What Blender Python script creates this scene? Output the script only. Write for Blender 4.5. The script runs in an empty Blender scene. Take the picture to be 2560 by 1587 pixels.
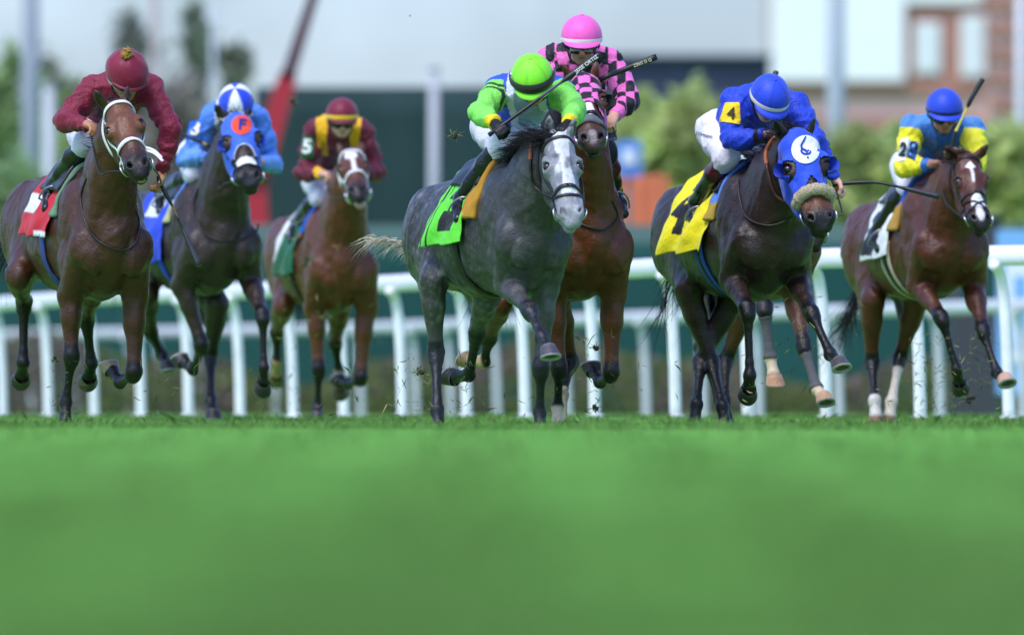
import bpy, bmesh, math, random
import numpy as np
from mathutils import Vector, Matrix
from mathutils.bvhtree import BVHTree

# ------------------------------------------------------------------ camera, sky, sun, exposure
SC = bpy.context.scene
COL = SC.collection
R = math.radians
EYE_Z = 0.05            # the lens stands close to the turf, in a slight dip of the course
FPX = 26400.0           # focal length in photo pixels (2560 wide)
HOR = 1038.0            # row of the horizon in the photo
cam_d = bpy.data.cameras.new('camera')
cam_d.sensor_width = 36.0
cam_d.lens = 36.0 * FPX / 2560.0
cam_d.shift_y = (HOR - 793.5) / 2560.0
cam_d.clip_start = 0.2
cam_d.clip_end = 6000.0
cam_d.dof.use_dof = True
cam_d.dof.focus_distance = 61.0
cam_d.dof.aperture_fstop = 2.6
cam = bpy.data.objects.new('camera', cam_d)
COL.objects.link(cam)
cam.location = (0, 0, EYE_Z)
cam.rotation_euler = (R(90), 0, 0)
SC.camera = cam

SUN_EL, SUN_AZ = 58.0, 215.0      # azimuth measured from +Y clockwise: behind the camera, to the left
wd = bpy.data.worlds.new('World')
SC.world = wd
wd.use_nodes = True
wn = wd.node_tree.nodes
sky = wn.new('ShaderNodeTexSky')
sky.sky_type = 'NISHITA'
sky.sun_disc = False
sky.sun_elevation = R(SUN_EL)
sky.sun_rotation = R(SUN_AZ)
sky.air_density = 1.0
sky.dust_density = 2.0
sky.ozone_density = 1.0
wn['Background'].inputs['Strength'].default_value = 0.15
# soft patches in the overcast
wtc = wn.new('ShaderNodeTexCoord'); wno = wn.new('ShaderNodeTexNoise'); wno.inputs['Scale'].default_value = 42; wno.inputs['Detail'].default_value = 3
wmr = wn.new('ShaderNodeMapRange'); wmr.inputs['From Min'].default_value = 0.35; wmr.inputs['From Max'].default_value = 0.65; wmr.inputs['To Min'].default_value = 0.88; wmr.inputs['To Max'].default_value = 1.14
wmx = wn.new('ShaderNodeMix'); wmx.data_type = 'RGBA'; wmx.blend_type = 'MULTIPLY'; wmx.inputs['Factor'].default_value = 1.0
wd.node_tree.links.new(wtc.outputs['Generated'], wno.inputs['Vector']); wd.node_tree.links.new(wno.outputs['Fac'], wmr.inputs['Value'])
wd.node_tree.links.new(sky.outputs[0], wmx.inputs['A']); wd.node_tree.links.new(wmr.outputs[0], wmx.inputs['B'])
tint = wn.new('ShaderNodeMix'); tint.data_type = 'RGBA'; tint.blend_type = 'MULTIPLY'; tint.inputs['Factor'].default_value = 1.0
tint.inputs['B'].default_value = (0.68, 0.79, 1.07, 1)          # thin bluish overcast
wd.node_tree.links.new(wmx.outputs['Result'], tint.inputs['A'])
wd.node_tree.links.new(tint.outputs['Result'], wn['Background'].inputs['Color'])
sun_d = bpy.data.lights.new('sun', 'SUN')
sun_d.energy = 1.3
sun_d.angle = R(25)
sun_d.color = (1.0, 0.95, 0.87)
sun = bpy.data.objects.new('sun', sun_d)
COL.objects.link(sun)
sdir = Vector((math.sin(R(SUN_AZ)) * math.cos(R(SUN_EL)), math.cos(R(SUN_AZ)) * math.cos(R(SUN_EL)), math.sin(R(SUN_EL))))
sun.rotation_euler = sdir.to_track_quat('Z', 'Y').to_euler()
sun.location = (0, 40, 30)

SC.view_settings.view_transform = 'Standard'
SC.view_settings.look = 'None'
SC.view_settings.exposure = 0.92
SC.view_settings.gamma = 1.0
SC.cycles.use_denoising = True
SC.cycles.denoiser = 'OPENIMAGEDENOISE'
SC.cycles.denoising_input_passes = 'RGB_ALBEDO_NORMAL'
SC.cycles.denoising_prefilter = 'ACCURATE'
SC.cycles.sampling_pattern = 'BLUE_NOISE'
SC.cycles.max_bounces = 6
SC.cycles.transparent_max_bounces = 8
SC.cycles.sample_clamp_indirect = 4.0
VOX = 0.0092            # cell size of the sculpted skins, metres


# ------------------------------------------------------------------ small maths
def V3(*a):
    return np.array(a, dtype=np.float64)

def P(px, py, Y):
    """a spot in the photograph that lies Y metres down the track -> world point"""
    return V3((px - 1280.0) / FPX * Y, Y, EYE_Z - (py - HOR) / FPX * Y)

def nrm(v):
    v = np.asarray(v, dtype=np.float64)
    return v / (np.linalg.norm(v) + 1e-12)

def lerp(a, b, t):
    return a + (b - a) * t

def sstep(a, b, x):
    t = np.clip((x - a) / (b - a), 0, 1)
    return t * t * (3 - 2 * t)

def lin(h):
    """'#rrggbb' as seen under neutral light -> linear rgb"""
    c = [int(h[i:i + 2], 16) / 255.0 for i in (1, 3, 5)]
    return tuple(x / 12.92 if x <= 0.04045 else ((x + 0.055) / 1.055) ** 2.4 for x in c)

def spline(pts, n):
    """Catmull-Rom through pts, n samples"""
    p = np.array(pts, dtype=np.float64)
    if len(p) == 2:
        return np.array([lerp(p[0], p[1], t) for t in np.linspace(0, 1, n)])
    q = np.vstack([2 * p[0] - p[1], p, 2 * p[-1] - p[-2]])
    out = []
    for s in np.linspace(0, len(p) - 1 - 1e-9, n):
        i = int(s); t = s - i
        a, b, c, d = q[i], q[i + 1], q[i + 2], q[i + 3]
        out.append(0.5 * ((2 * b) + (c - a) * t + (2 * a - 5 * b + 4 * c - d) * t * t + (3 * b - a - 3 * c + d) * t ** 3))
    return np.array(out)

GY = [-30, 6, 30, 57, 60, 63, 67.5, 70, 74, 80, 120, 4000]
GZ = [-0.13, -0.13, -0.065, 0, -0.075, -0.075, -0.03, 0.005, 0.03, 0.036, 0.036, 0.0]
def ground_z(y):
    return np.interp(y, GY, GZ)

# ------------------------------------------------------------------ distance fields -> one continuous skin
class Field:
    def __init__(s, lo, hi, h=None):
        s.h = h or VOX
        s.lo = np.array(lo, dtype=np.float64)
        s.n = np.ceil((np.array(hi) - s.lo) / s.h).astype(int) + 1
        s.d = np.full(tuple(s.n), 1.0, dtype=np.float32)
        s.ax = [(s.lo[i] + s.h * np.arange(s.n[i])).astype(np.float32) for i in range(3)]
    def reg(s, lo, hi):
        i0 = np.clip(np.floor((np.array(lo) - s.lo) / s.h).astype(int), 0, s.n)
        i1 = np.clip(np.ceil((np.array(hi) - s.lo) / s.h).astype(int) + 1, 0, s.n)
        sl = tuple(slice(a, b) for a, b in zip(i0, i1))
        return sl, s.ax[0][sl[0]][:, None, None], s.ax[1][sl[1]][None, :, None], s.ax[2][sl[2]][None, None, :]
    def mix(s, sl, b, k, sub):
        a = s.d[sl]
        if a.size == 0:
            return
        if sub:
            b = -b
            h = np.maximum(k - np.abs(a - b), 0) / k
            s.d[sl] = np.maximum(a, b) + h * h * k * 0.25
        else:
            h = np.maximum(k - np.abs(a - b), 0) / k
            s.d[sl] = np.minimum(a, b) - h * h * k * 0.25
    def cone(s, a, b, ra, rb, k=0.02, flat=None, sub=False):
        a = np.asarray(a, float); b = np.asarray(b, float)
        m = max(ra, rb) * (max(1.0, flat[1]) if flat else 1.0) + k + 2 * s.h
        sl, X, Y, Z = s.reg(np.minimum(a, b) - m, np.maximum(a, b) + m)
        ab = b - a; L2 = max(float(ab @ ab), 1e-9)
        qx, qy, qz = X - a[0], Y - a[1], Z - a[2]
        t = np.clip((qx * ab[0] + qy * ab[1] + qz * ab[2]) / L2, 0, 1)
        qx = qx - t * ab[0]; qy = qy - t * ab[1]; qz = qz - t * ab[2]
        d2 = qx * qx + qy * qy + qz * qz
        sc = 1.0
        if flat:
            ax = nrm(flat[0]); f = flat[1]
            q = qx * ax[0] + qy * ax[1] + qz * ax[2]
            d2 = d2 + q * q * (1.0 / (f * f) - 1.0)
            sc = min(1.0, f) ** 0.5
        s.mix(sl, (np.sqrt(np.maximum(d2, 0)) - (ra + t * (rb - ra))) * sc, k, sub)
    def chain(s, pts, rad, k=0.02, flat=None):
        for i in range(len(pts) - 1):
            s.cone(pts[i], pts[i + 1], rad[i], rad[i + 1], k, flat)
    def ell(s, c, r, fr=None, k=0.03, sub=False):
        c = np.asarray(c, float)
        fr = np.eye(3) if fr is None else fr
        m = np.sqrt((np.square(np.asarray(fr) * np.asarray(r)[:, None])).sum(0)) + k + 2 * s.h
        sl, X, Y, Z = s.reg(c - m, c + m)
        qx, qy, qz = X - c[0], Y - c[1], Z - c[2]
        k0 = 0; k1 = 0
        for i in range(3):
            u = (qx * fr[i][0] + qy * fr[i][1] + qz * fr[i][2]) / r[i]
            k0 = k0 + u * u
            u = u / r[i]
            k1 = k1 + u * u
        k0 = np.sqrt(k0); k1 = np.sqrt(k1) + 1e-6
        s.mix(sl, k0 * (k0 - 1.0) / k1, k, sub)
    def wobble(s, fn, band=0.05):
        i = np.nonzero(np.abs(s.d) < band)
        s.d[i] += fn(s.ax[0][i[0]], s.ax[1][i[1]], s.ax[2][i[2]]).astype(np.float32)
    def cut(s, p, n):
        """remove everything on the side n points to"""
        p = np.asarray(p, float); n = nrm(n)
        q = (s.ax[0][:, None, None] - p[0]) * n[0] + (s.ax[1][None, :, None] - p[1]) * n[1] + (s.ax[2][None, None, :] - p[2]) * n[2]
        s.d = np.maximum(s.d, q.astype(np.float32))
    def mesh(s, smooth=1):
        d = s.d
        ins = d < 0
        nx, ny, nz = d.shape
        cnt = np.zeros((nx - 1, ny - 1, nz - 1), np.uint8)
        for i in (0, 1):
            for j in (0, 1):
                for k in (0, 1):
                    cnt += ins[i:nx - 1 + i, j:ny - 1 + j, k:nz - 1 + k]
        act = (cnt > 0) & (cnt < 8)
        ci = np.array(np.nonzero(act)).T
        idx = np.full(act.shape, -1, np.int32)
        idx[act] = np.arange(len(ci))
        acc = np.zeros((len(ci), 3)); num = np.zeros(len(ci))
        cor = [(i, j, k) for i in (0, 1) for j in (0, 1) for k in (0, 1)]
        val = {c: d[ci[:, 0] + c[0], ci[:, 1] + c[1], ci[:, 2] + c[2]].astype(np.float64) for c in cor}
        for a in cor:
            for ax in range(3):
                if a[ax] == 0:
                    b = list(a); b[ax] = 1; b = tuple(b)
                    va, vb = val[a], val[b]
                    m = (va < 0) != (vb < 0)
                    t = np.where(m, va / np.where(m, va - vb, 1), 0)
                    p = np.array(a, float)[None, :] + t[:, None] * (np.array(b) - np.array(a))[None, :]
                    acc += np.where(m[:, None], p, 0); num += m
        Vt = s.lo + (ci + acc / num[:, None]) * s.h
        quads = []
        for ax in range(3):
            o = [0, 0, 0]; o[ax] = 1
            s0 = ins[:nx - o[0], :ny - o[1], :nz - o[2]]
            s1 = ins[o[0]:, o[1]:, o[2]:]
            e = np.array(np.nonzero(s0 != s1)).T
            u, v = (ax + 1) % 3, (ax + 2) % 3
            ok = (e[:, u] > 0) & (e[:, v] > 0) & (e[:, u] < d.shape[u] - 1) & (e[:, v] < d.shape[v] - 1)
            e = e[ok]
            fl = s0[e[:, 0], e[:, 1], e[:, 2]]
            q = []
            for du, dv in ((1, 1), (0, 1), (0, 0), (1, 0)):
                c = e.copy(); c[:, u] -= du; c[:, v] -= dv
                q.append(idx[c[:, 0], c[:, 1], c[:, 2]])
            q = np.array(q).T
            q[~fl] = q[~fl][:, ::-1]
            quads.append(q)
        Q = np.vstack(quads)
        for _ in range(smooth):
            Vt = relax(Vt, Q, 0.5)
        return Vt, Q

def relax(Vt, Q, f):
    acc = np.zeros_like(Vt); num = np.zeros(len(Vt))
    for i in range(4):
        a, b = Q[:, i], Q[:, (i + 1) % 4]
        for k in range(3):
            acc[:, k] += np.bincount(a, Vt[b, k], len(Vt)) + np.bincount(b, Vt[a, k], len(Vt))
        num += np.bincount(a, minlength=len(Vt)) + np.bincount(b, minlength=len(Vt))
    return Vt + f * (acc / np.maximum(num, 1)[:, None] - Vt)

def vnormals(Vt, Q):
    n = np.cross(Vt[Q[:, 2]] - Vt[Q[:, 0]], Vt[Q[:, 3]] - Vt[Q[:, 1]])
    out = np.zeros_like(Vt)
    for i in range(4):
        for k in range(3):
            out[:, k] += np.bincount(Q[:, i], n[:, k], len(Vt))
    return out / (np.linalg.norm(out, axis=1)[:, None] + 1e-12)

def segdist(Vt, a, b):
    a = np.asarray(a, float); b = np.asarray(b, float)
    ab = b - a
    t = np.clip(((Vt - a) @ ab) / max(ab @ ab, 1e-9), 0, 1)
    return np.linalg.norm(Vt - a - t[:, None] * ab, axis=1), t

def wave(x, y, z, f, s):
    """cheap smooth noise, about -1..1"""
    a = np.sin(f * (1.0 * x + 0.7 * y + 0.3 * z) + s) + np.sin(f * (-0.6 * x + 1.1 * y + 0.5 * z) + 2.3 * s + 1)
    b = np.sin(f * (0.4 * x - 0.3 * y + 1.2 * z) + 1.7 * s + 2) + np.sin(f * (1.3 * x + 0.2 * y - 0.9 * z) + 0.6 * s + a)
    return 0.25 * (a + b)

# ------------------------------------------------------------------ objects
def tag(o, label=None, cat=None, group=None, kind=None):
    if label: o['label'] = label
    if cat: o['category'] = cat
    if group: o['group'] = group
    if kind: o['kind'] = kind
    return o

def empty(name, loc, label, cat, group=None):
    o = bpy.data.objects.new(name, None)
    COL.objects.link(o)
    o.location = [float(v) for v in loc]
    o.empty_display_size = 0.1
    o['org'] = [float(v) for v in loc]
    return tag(o, label, cat, group)

def origin_of(o):
    while o is not None:
        if 'org' in o.keys():
            return np.array(o['org'])
        o = o.parent
    return np.zeros(3)

def obj(name, Vt, F, mat, parent=None, col=None, smooth=True):
    """link world-space vertices and faces as ONE mesh object"""
    Vt = np.asarray(Vt, dtype=np.float64)
    org = origin_of(parent) if parent is not None else np.zeros(3)
    me = bpy.data.meshes.new(name)
    if isinstance(F, np.ndarray):
        me.vertices.add(len(Vt))
        me.vertices.foreach_set('co', (Vt - org).astype(np.float32).ravel())
        k = F.shape[1]
        me.loops.add(F.size)
        me.loops.foreach_set('vertex_index', F.astype(np.int32).ravel())
        me.polygons.add(len(F))
        me.polygons.foreach_set('loop_start', np.arange(0, F.size, k, dtype=np.int32))
        me.update(calc_edges=True)
    else:
        me.from_pydata([tuple(v) for v in (Vt - org)], [], F)
    if col is not None:
        c = np.asarray(col, dtype=np.float32)
        if c.shape[1] == 3:
            c = np.hstack([c, np.ones((len(c), 1), np.float32)])
        at = me.color_attributes.new('Col', 'FLOAT_COLOR', 'POINT')
        at.data.foreach_set('color', c.ravel())
    if smooth and len(me.polygons):
        me.polygons.foreach_set('use_smooth', [True] * len(me.polygons))
    me.materials.append(mat)
    me.validate()
    me.update()
    o = bpy.data.objects.new(name, me)
    COL.objects.link(o)
    o.parent = parent
    return o

class MB:
    """collects simple shapes that become ONE mesh"""
    def __init__(s):
        s.v = []; s.f = []; s.c = []
    def add(s, v, f, col=None):
        o = len(s.v)
        s.v += [tuple(map(float, p)) for p in v]
        s.f += [tuple(int(i) + o for i in q) for q in f]
        s.c += [tuple(col) if col is not None else (1, 1, 1)] * len(v)
    def grid(s, G, col=None, close=False):
        n, m = G.shape[:2]
        f = []
        for i in range(n - 1):
            for j in range(m if close else m - 1):
                k = (j + 1) % m
                f.append((i * m + j, i * m + k, (i + 1) * m + k, (i + 1) * m + j))
        s.add(G.reshape(-1, 3), f, col)
    def tube(s, pts, r, n=8, col=None, caps=True, up=None):
        pts = np.array(pts, float)
        r = np.broadcast_to(np.asarray(r, float), (len(pts),))
        T = np.gradient(pts, axis=0)
        T /= np.linalg.norm(T, axis=1)[:, None] + 1e-12
        a = nrm(np.cross(T[0], up if up is not None else ((0, 0, 1) if abs(T[0][2]) < 0.9 else (1, 0, 0))))
        rings = []
        for i in range(len(pts)):
            a = nrm(a - T[i] * (a @ T[i]))
            b = np.cross(T[i], a)
            rings.append([pts[i] + r[i] * (math.cos(t) * a + math.sin(t) * b) for t in np.arange(n) * 2 * math.pi / n])
        G = np.array(rings)
        o = len(s.v)
        s.grid(G, col, True)
        if caps:
            s.f.append(tuple(o + j for j in range(n))[::-1])
            s.f.append(tuple(o + (len(pts) - 1) * n + j for j in range(n)))
    def ribbon(s, pts, nor, w, t, col=None):
        pts = np.array(pts, float); nor = np.array(nor, float)
        T = np.gradient(pts, axis=0)
        w = np.broadcast_to(np.asarray(w, float), (len(pts),))
        G = []
        for i in range(len(pts)):
            n = nrm(nor[i]); b = nrm(np.cross(T[i], n))
            p = pts[i]
            h = w[i] * 0.5
            G.append([p - b * h, p - b * h * 0.8 + n * t, p + b * h * 0.8 + n * t, p + b * h, p + b * h * 0.9 - n * t * 0.6, p - b * h * 0.9 - n * t * 0.6])
        G = np.array(G)
        o = len(s.v)
        s.grid(G, col, True)
        s.f.append(tuple(o + j for j in range(6))[::-1]); s.f.append(tuple(o + (len(pts) - 1) * 6 + j for j in range(6)))
    def torus(s, c, ax, R0, r, n=18, m=8, col=None):
        ax = nrm(ax); a = nrm(np.cross(ax, (0.3, 0.9, 0.2))); b = np.cross(ax, a)
        pts = [c + R0 * (math.cos(t) * a + math.sin(t) * b) for t in np.arange(n + 1) * 2 * math.pi / n]
        s.tube(pts, r, m, col, caps=False, up=ax)
    def ball(s, c, r, fr=None, n=14, m=10, col=None):
        fr = np.eye(3) if fr is None else np.asarray(fr)
        r = np.broadcast_to(np.asarray(r, float), (3,))
        G = []
        for i in range(m + 1):
            th = math.pi * i / m
            row = []
            for j in range(n):
                ph = 2 * math.pi * j / n
                q = np.array([math.sin(th) * math.cos(ph), math.sin(th) * math.sin(ph), math.cos(th)]) * r
                row.append(c + q @ fr)
            G.append(row)
        s.grid(np.array(G)[:, ::-1], col, True)
    def box(s, c, size, fr=None, col=None, bev=0.0):
        fr = np.eye(3) if fr is None else np.asarray(fr)
        h = np.array(size) / 2
        vs = []
        for z in (-1, 1):
            for x, y in ((-1, -1), (1, -1), (1, 1), (-1, 1)):
                vs.append(np.asarray(c) + (np.array([x, y, z]) * h) @ fr)
        s.add(vs, [(3, 2, 1, 0), (4, 5, 6, 7), (0, 1, 5, 4), (1, 2, 6, 5), (2, 3, 7, 6), (3, 0, 4, 7)], col)
    def build(s, name, mat, parent=None, smooth=True):
        return obj(name, np.array(s.v).reshape(-1, 3), s.f, mat, parent, np.array(s.c), smooth)

def bvh_of(Vt, Q):
    return BVHTree.FromPolygons([tuple(v) for v in Vt], [tuple(int(i) for i in q) for q in Q])

EYE = Vector((0, 0, EYE_Z))
def hit(bvh, px, py, off=0.0):
    """where the sight line through this photo pixel meets a body (point, normal)"""
    d = Vector(P(px, py, 1.0)) - EYE
    r = bvh.ray_cast(EYE, d.normalized())
    if r[0] is None:
        return None
    return np.array(r[0]) + off * np.array(r[1]), np.array(r[1])

def snap(bvh, p, off=0.0):
    r = bvh.find_nearest(Vector(p))
    return np.array(r[0]) + off * np.array(r[1]), np.array(r[1])

def shoot(bvh, o, d, off=0.0):
    r = bvh.ray_cast(Vector(o), Vector(nrm(d)))
    if r[0] is None:
        return None
    return np.array(r[0]) + off * np.array(r[1]), np.array(r[1])

# ------------------------------------------------------------------ materials
MATS = {}
def mat(name, color=(0.5, 0.5, 0.5), rough=0.6, spec=0.4, attr=False, bump=None, var=0.0, var_scale=20.0, metal=0.0, sheen=0.0, coat=0.0, bump2=None, stretch=None):
    if name in MATS:
        return MATS[name]
    m = bpy.data.materials.new(name)
    m.use_nodes = True
    nt = m.node_tree; N = nt.nodes; K = nt.links
    b = N['Principled BSDF']
    b.inputs['Roughness'].default_value = rough
    b.inputs['Specular IOR Level'].default_value = spec
    b.inputs['Metallic'].default_value = metal
    b.inputs['Sheen Weight'].default_value = sheen
    b.inputs['Coat Weight'].default_value = coat
    tc = N.new('ShaderNodeTexCoord')
    src = tc.outputs['Object']
    if stretch:
        mp = N.new('ShaderNodeMapping'); mp.inputs['Scale'].default_value = stretch
        K.new(src, mp.inputs['Vector']); src = mp.outputs[0]
    if attr:
        a = N.new('ShaderNodeAttribute'); a.attribute_name = 'Col'
        col = a.outputs['Color']
    else:
        a = N.new('ShaderNodeRGB'); a.outputs[0].default_value = (*color[:3], 1)
        col = a.outputs[0]
    if var > 0:
        n = N.new('ShaderNodeTexNoise'); n.inputs['Scale'].default_value = var_scale; n.inputs['Detail'].default_value = 6; n.inputs['Roughness'].default_value = 0.65
        K.new(src, n.inputs['Vector'])
        mr = N.new('ShaderNodeMapRange'); mr.inputs['From Min'].default_value = 0.3; mr.inputs['From Max'].default_value = 0.7
        mr.inputs['To Min'].default_value = 1 - var; mr.inputs['To Max'].default_value = 1 + var
        K.new(n.outputs['Fac'], mr.inputs['Value'])
        mx = N.new('ShaderNodeMix'); mx.data_type = 'RGBA'; mx.blend_type = 'MULTIPLY'; mx.inputs['Factor'].default_value = 1
        K.new(col, mx.inputs['A']); K.new(mr.outputs[0], mx.inputs['B'])
        col = mx.outputs['Result']
    K.new(col, b.inputs['Base Color'])
    last = None
    for bp in (bump, bump2):
        if bp:
            n = N.new('ShaderNodeTexNoise'); n.inputs['Scale'].default_value = bp[0]; n.inputs['Detail'].default_value = 4
            n.inputs['Distortion'].default_value = bp[2] if len(bp) > 2 else 0
            K.new(src, n.inputs['Vector'])
            u = N.new('ShaderNodeBump'); u.inputs['Strength'].default_value = bp[1]; u.inputs['Distance'].default_value = 0.02
            K.new(n.outputs['Fac'], u.inputs['Height'])
            if last is not None:
                K.new(last, u.inputs['Normal'])
            last = u.outputs[0]
    if last is not None:
        K.new(last, b.inputs['Normal'])
    MATS[name] = m
    return m

M_COAT = mat('coat', attr=True, rough=0.37, spec=0.40, bump=(34, 0.30, 1.8), bump2=(150, 0.14), var=0.16, var_scale=14)
M_HAIR = mat('hair', attr=True, rough=0.45, spec=0.4)
M_EYE = mat('horse_eye', (0.012, 0.008, 0.006), rough=0.08, spec=0.6)
M_HOOF = mat('hoof_horn', attr=True, rough=0.45, spec=0.4, bump=(60, 0.2), var=0.2, var_scale=30)
M_STEEL = mat('steel', (0.55, 0.55, 0.56), rough=0.3, metal=1.0)
M_LEATHER = mat('dark_leather', (0.014, 0.011, 0.010), rough=0.42, spec=0.45, bump=(90, 0.15))
M_TAN = mat('tan_leather', (0.30, 0.085, 0.028), rough=0.5, spec=0.35)
M_PVC = mat('white_strap', (0.78, 0.77, 0.74), rough=0.38, spec=0.4, var=0.08, var_scale=30)
M_LYCRA = mat('hood_cloth', attr=True, rough=0.62, spec=0.25, bump=(28, 0.30, 1.5), bump2=(300, 0.1), var=0.10, var_scale=14, sheen=0.15)
M_SILK = mat('silk', attr=True, rough=0.46, spec=0.30, bump=(20, 0.5, 2.5), bump2=(70, 0.18, 1.5), var=0.07, var_scale=14, sheen=0.1)
M_BREECH = mat('breeches', attr=True, rough=0.6, spec=0.25, bump=(22, 0.35, 2.0), sheen=0.1)
M_BOOT = mat('boot_leather', attr=True, rough=0.24, spec=0.5, bump=(30, 0.25, 1.0))
M_SKIN = mat('skin', attr=True, rough=0.5, spec=0.35, var=0.10, var_scale=40)
M_HELM = mat('helmet_cover', attr=True, rough=0.5, spec=0.3, bump=(45, 0.12, 1.0), sheen=0.15)
M_LENS = mat('goggle_lens', (0.012, 0.012, 0.014), rough=0.08, spec=0.6)
M_FRAME = mat('goggle_frame', (0.02, 0.02, 0.02), rough=0.4)
M_PAD = mat('saddle_pad', attr=True, rough=0.75, spec=0.2, bump=(120, 0.15), var=0.08)
M_CLOTH = mat('saddle_cloth', attr=True, rough=0.6, spec=0.25, bump=(18, 0.35, 1.5), bump2=(250, 0.08), var=0.06, sheen=0.1)
M_FLEECE = mat('fleece', (0.62, 0.50, 0.33), rough=0.95, spec=0.1, bump=(110, 1.0), var=0.15, var_scale=70)
M_WHIP = mat('whip', attr=True, rough=0.4, spec=0.4)
M_PRINT = mat('print', attr=True, rough=0.6, spec=0.2)
# ------------------------------------------------------------------ the ground
def turf_material():
    m = bpy.data.materials.new('turf'); m.use_nodes = True
    nt = m.node_tree; N = nt.nodes; K = nt.links; b = N['Principled BSDF']
    tc = N.new('ShaderNodeTexCoord')
    def noise(sc, stretch, det=5):
        mp = N.new('ShaderNodeMapping'); mp.inputs['Scale'].default_value = stretch
        K.new(tc.outputs['Object'], mp.inputs['Vector'])
        n = N.new('ShaderNodeTexNoise'); n.inputs['Scale'].default_value = sc; n.inputs['Detail'].default_value = det
        K.new(mp.outputs[0], n.inputs['Vector']); return n.outputs['Fac']
    n1 = noise(0.55, (1, 0.22, 1)); n2 = noise(60, (1, 0.3, 1)); n3 = noise(4, (1, 0.35, 1))
    cr = N.new('ShaderNodeValToRGB')
    cr.color_ramp.elements[0].position = 0.32; cr.color_ramp.elements[0].color = (0.108, 0.300, 0.056, 1)
    cr.color_ramp.elements[1].position = 0.70; cr.color_ramp.elements[1].color = (0.160, 0.375, 0.082, 1)
    ad = N.new('ShaderNodeMath'); ad.operation = 'MULTIPLY_ADD'; ad.inputs[1].default_value = 0.20
    K.new(n2, ad.inputs[0])
    m2 = N.new('ShaderNodeMath'); m2.operation = 'MULTIPLY_ADD'; m2.inputs[1].default_value = 0.40
    K.new(n1, m2.inputs[0]); 
    m3 = N.new('ShaderNodeMath'); m3.operation = 'MULTIPLY'; m3.inputs[1].default_value = 0.40
    K.new(n3, m3.inputs[0]); K.new(m3.outputs[0], m2.inputs[2]); K.new(m2.outputs[0], ad.inputs[2])
    K.new(ad.outputs[0], cr.inputs['Fac']); df = N.new('ShaderNodeBsdfDiffuse'); K.new(cr.outputs['Color'], df.inputs['Color']); K.new(df.outputs[0], N['Material Output'].inputs['Surface'])
    b.inputs['Roughness'].default_value = 0.9; b.inputs['Specular IOR Level'].default_value = 0.0
    return m
ys = np.concatenate([np.linspace(-25, 50, 40), np.linspace(50.5, 82, 130), np.linspace(84, 130, 24), [200, 400, 1000, 3500]])
xs = np.concatenate([[-2500, -300, -60, -25], np.linspace(-14, 14, 29), [25, 60, 300, 2500]])
gnd = np.array([[[x, y, ground_z(y) + (0.006 * math.sin(x * 1.3 + y * 0.7) if 3 < y < 90 else 0)] for x in xs] for y in ys])
gm = MB(); gm.grid(gnd)
tag(gm.build('turf', turf_material()), kind='structure')

# blades of the sward where the lens is sharp: nobody could count them
def sward():
    rg = np.random.RandomState(11)
    n1, n2 = 150000, 60000
    n = n1 + n2
    Y = np.concatenate([50 + 26 * rg.rand(n1) ** 0.9, 1.0 / (1 / 50.0 + rg.rand(n2) ** 1.3 * (1 / 6.0 - 1 / 50.0))])
    X = (rg.rand(n) - 0.5) * 2 * (0.054 * Y)
    clump = 1 + 0.55 * np.sin(X * 3.1 + 2 * np.sin(X * 1.3)) * np.sin(Y * 2.0 + X) + 0.35 * np.sin(X * 11 + 3)
    h = rg.gamma(5, 0.0034, n) * np.where(rg.rand(n) < 0.02, 1.8, 1) * np.clip(clump, 0.5, 2)
    w = rg.uniform(0.0012, 0.0028, n)
    crest = np.abs(Y - 57.8) < 1.6
    h = np.where(crest, h * rg.uniform(0.7, 1.5, n), h); w = np.where(crest, w * 1.5, w)
    a = rg.rand(n) * 2 * math.pi
    lean = rg.normal(0, 0.45, (n, 2)) * h[:, None]
    Z = ground_z(Y) - 0.003
    b = np.stack([X, Y, Z], 1)
    dx = np.stack([np.cos(a) * w, np.sin(a) * w, 0 * w], 1)
    tip = b + np.stack([lean[:, 0], lean[:, 1], h], 1)
    mid = b + np.stack([lean[:, 0] * 0.3, lean[:, 1] * 0.3, h * 0.6], 1)
    V_ = np.stack([b - dx, b + dx, mid + dx * 0.7, tip, mid - dx * 0.7], 1).reshape(-1, 3)
    i = np.arange(n)[:, None] * 5
    F = np.hstack([i, i + 1, i + 2, i + 3, i + 4])
    c = np.array([0.138, 0.305, 0.062]) * rg.uniform(0.55, 1.25, (n, 1)) + np.array([0.03, 0.02, 0.0]) * rg.rand(n, 1)
    dry = rg.rand(n) < 0.06
    c[dry] = np.array([0.16, 0.15, 0.06])
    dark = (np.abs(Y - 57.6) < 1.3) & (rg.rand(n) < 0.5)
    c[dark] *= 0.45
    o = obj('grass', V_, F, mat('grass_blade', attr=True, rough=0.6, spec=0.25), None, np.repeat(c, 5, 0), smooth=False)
    tag(o, kind='stuff')
sward()

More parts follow.
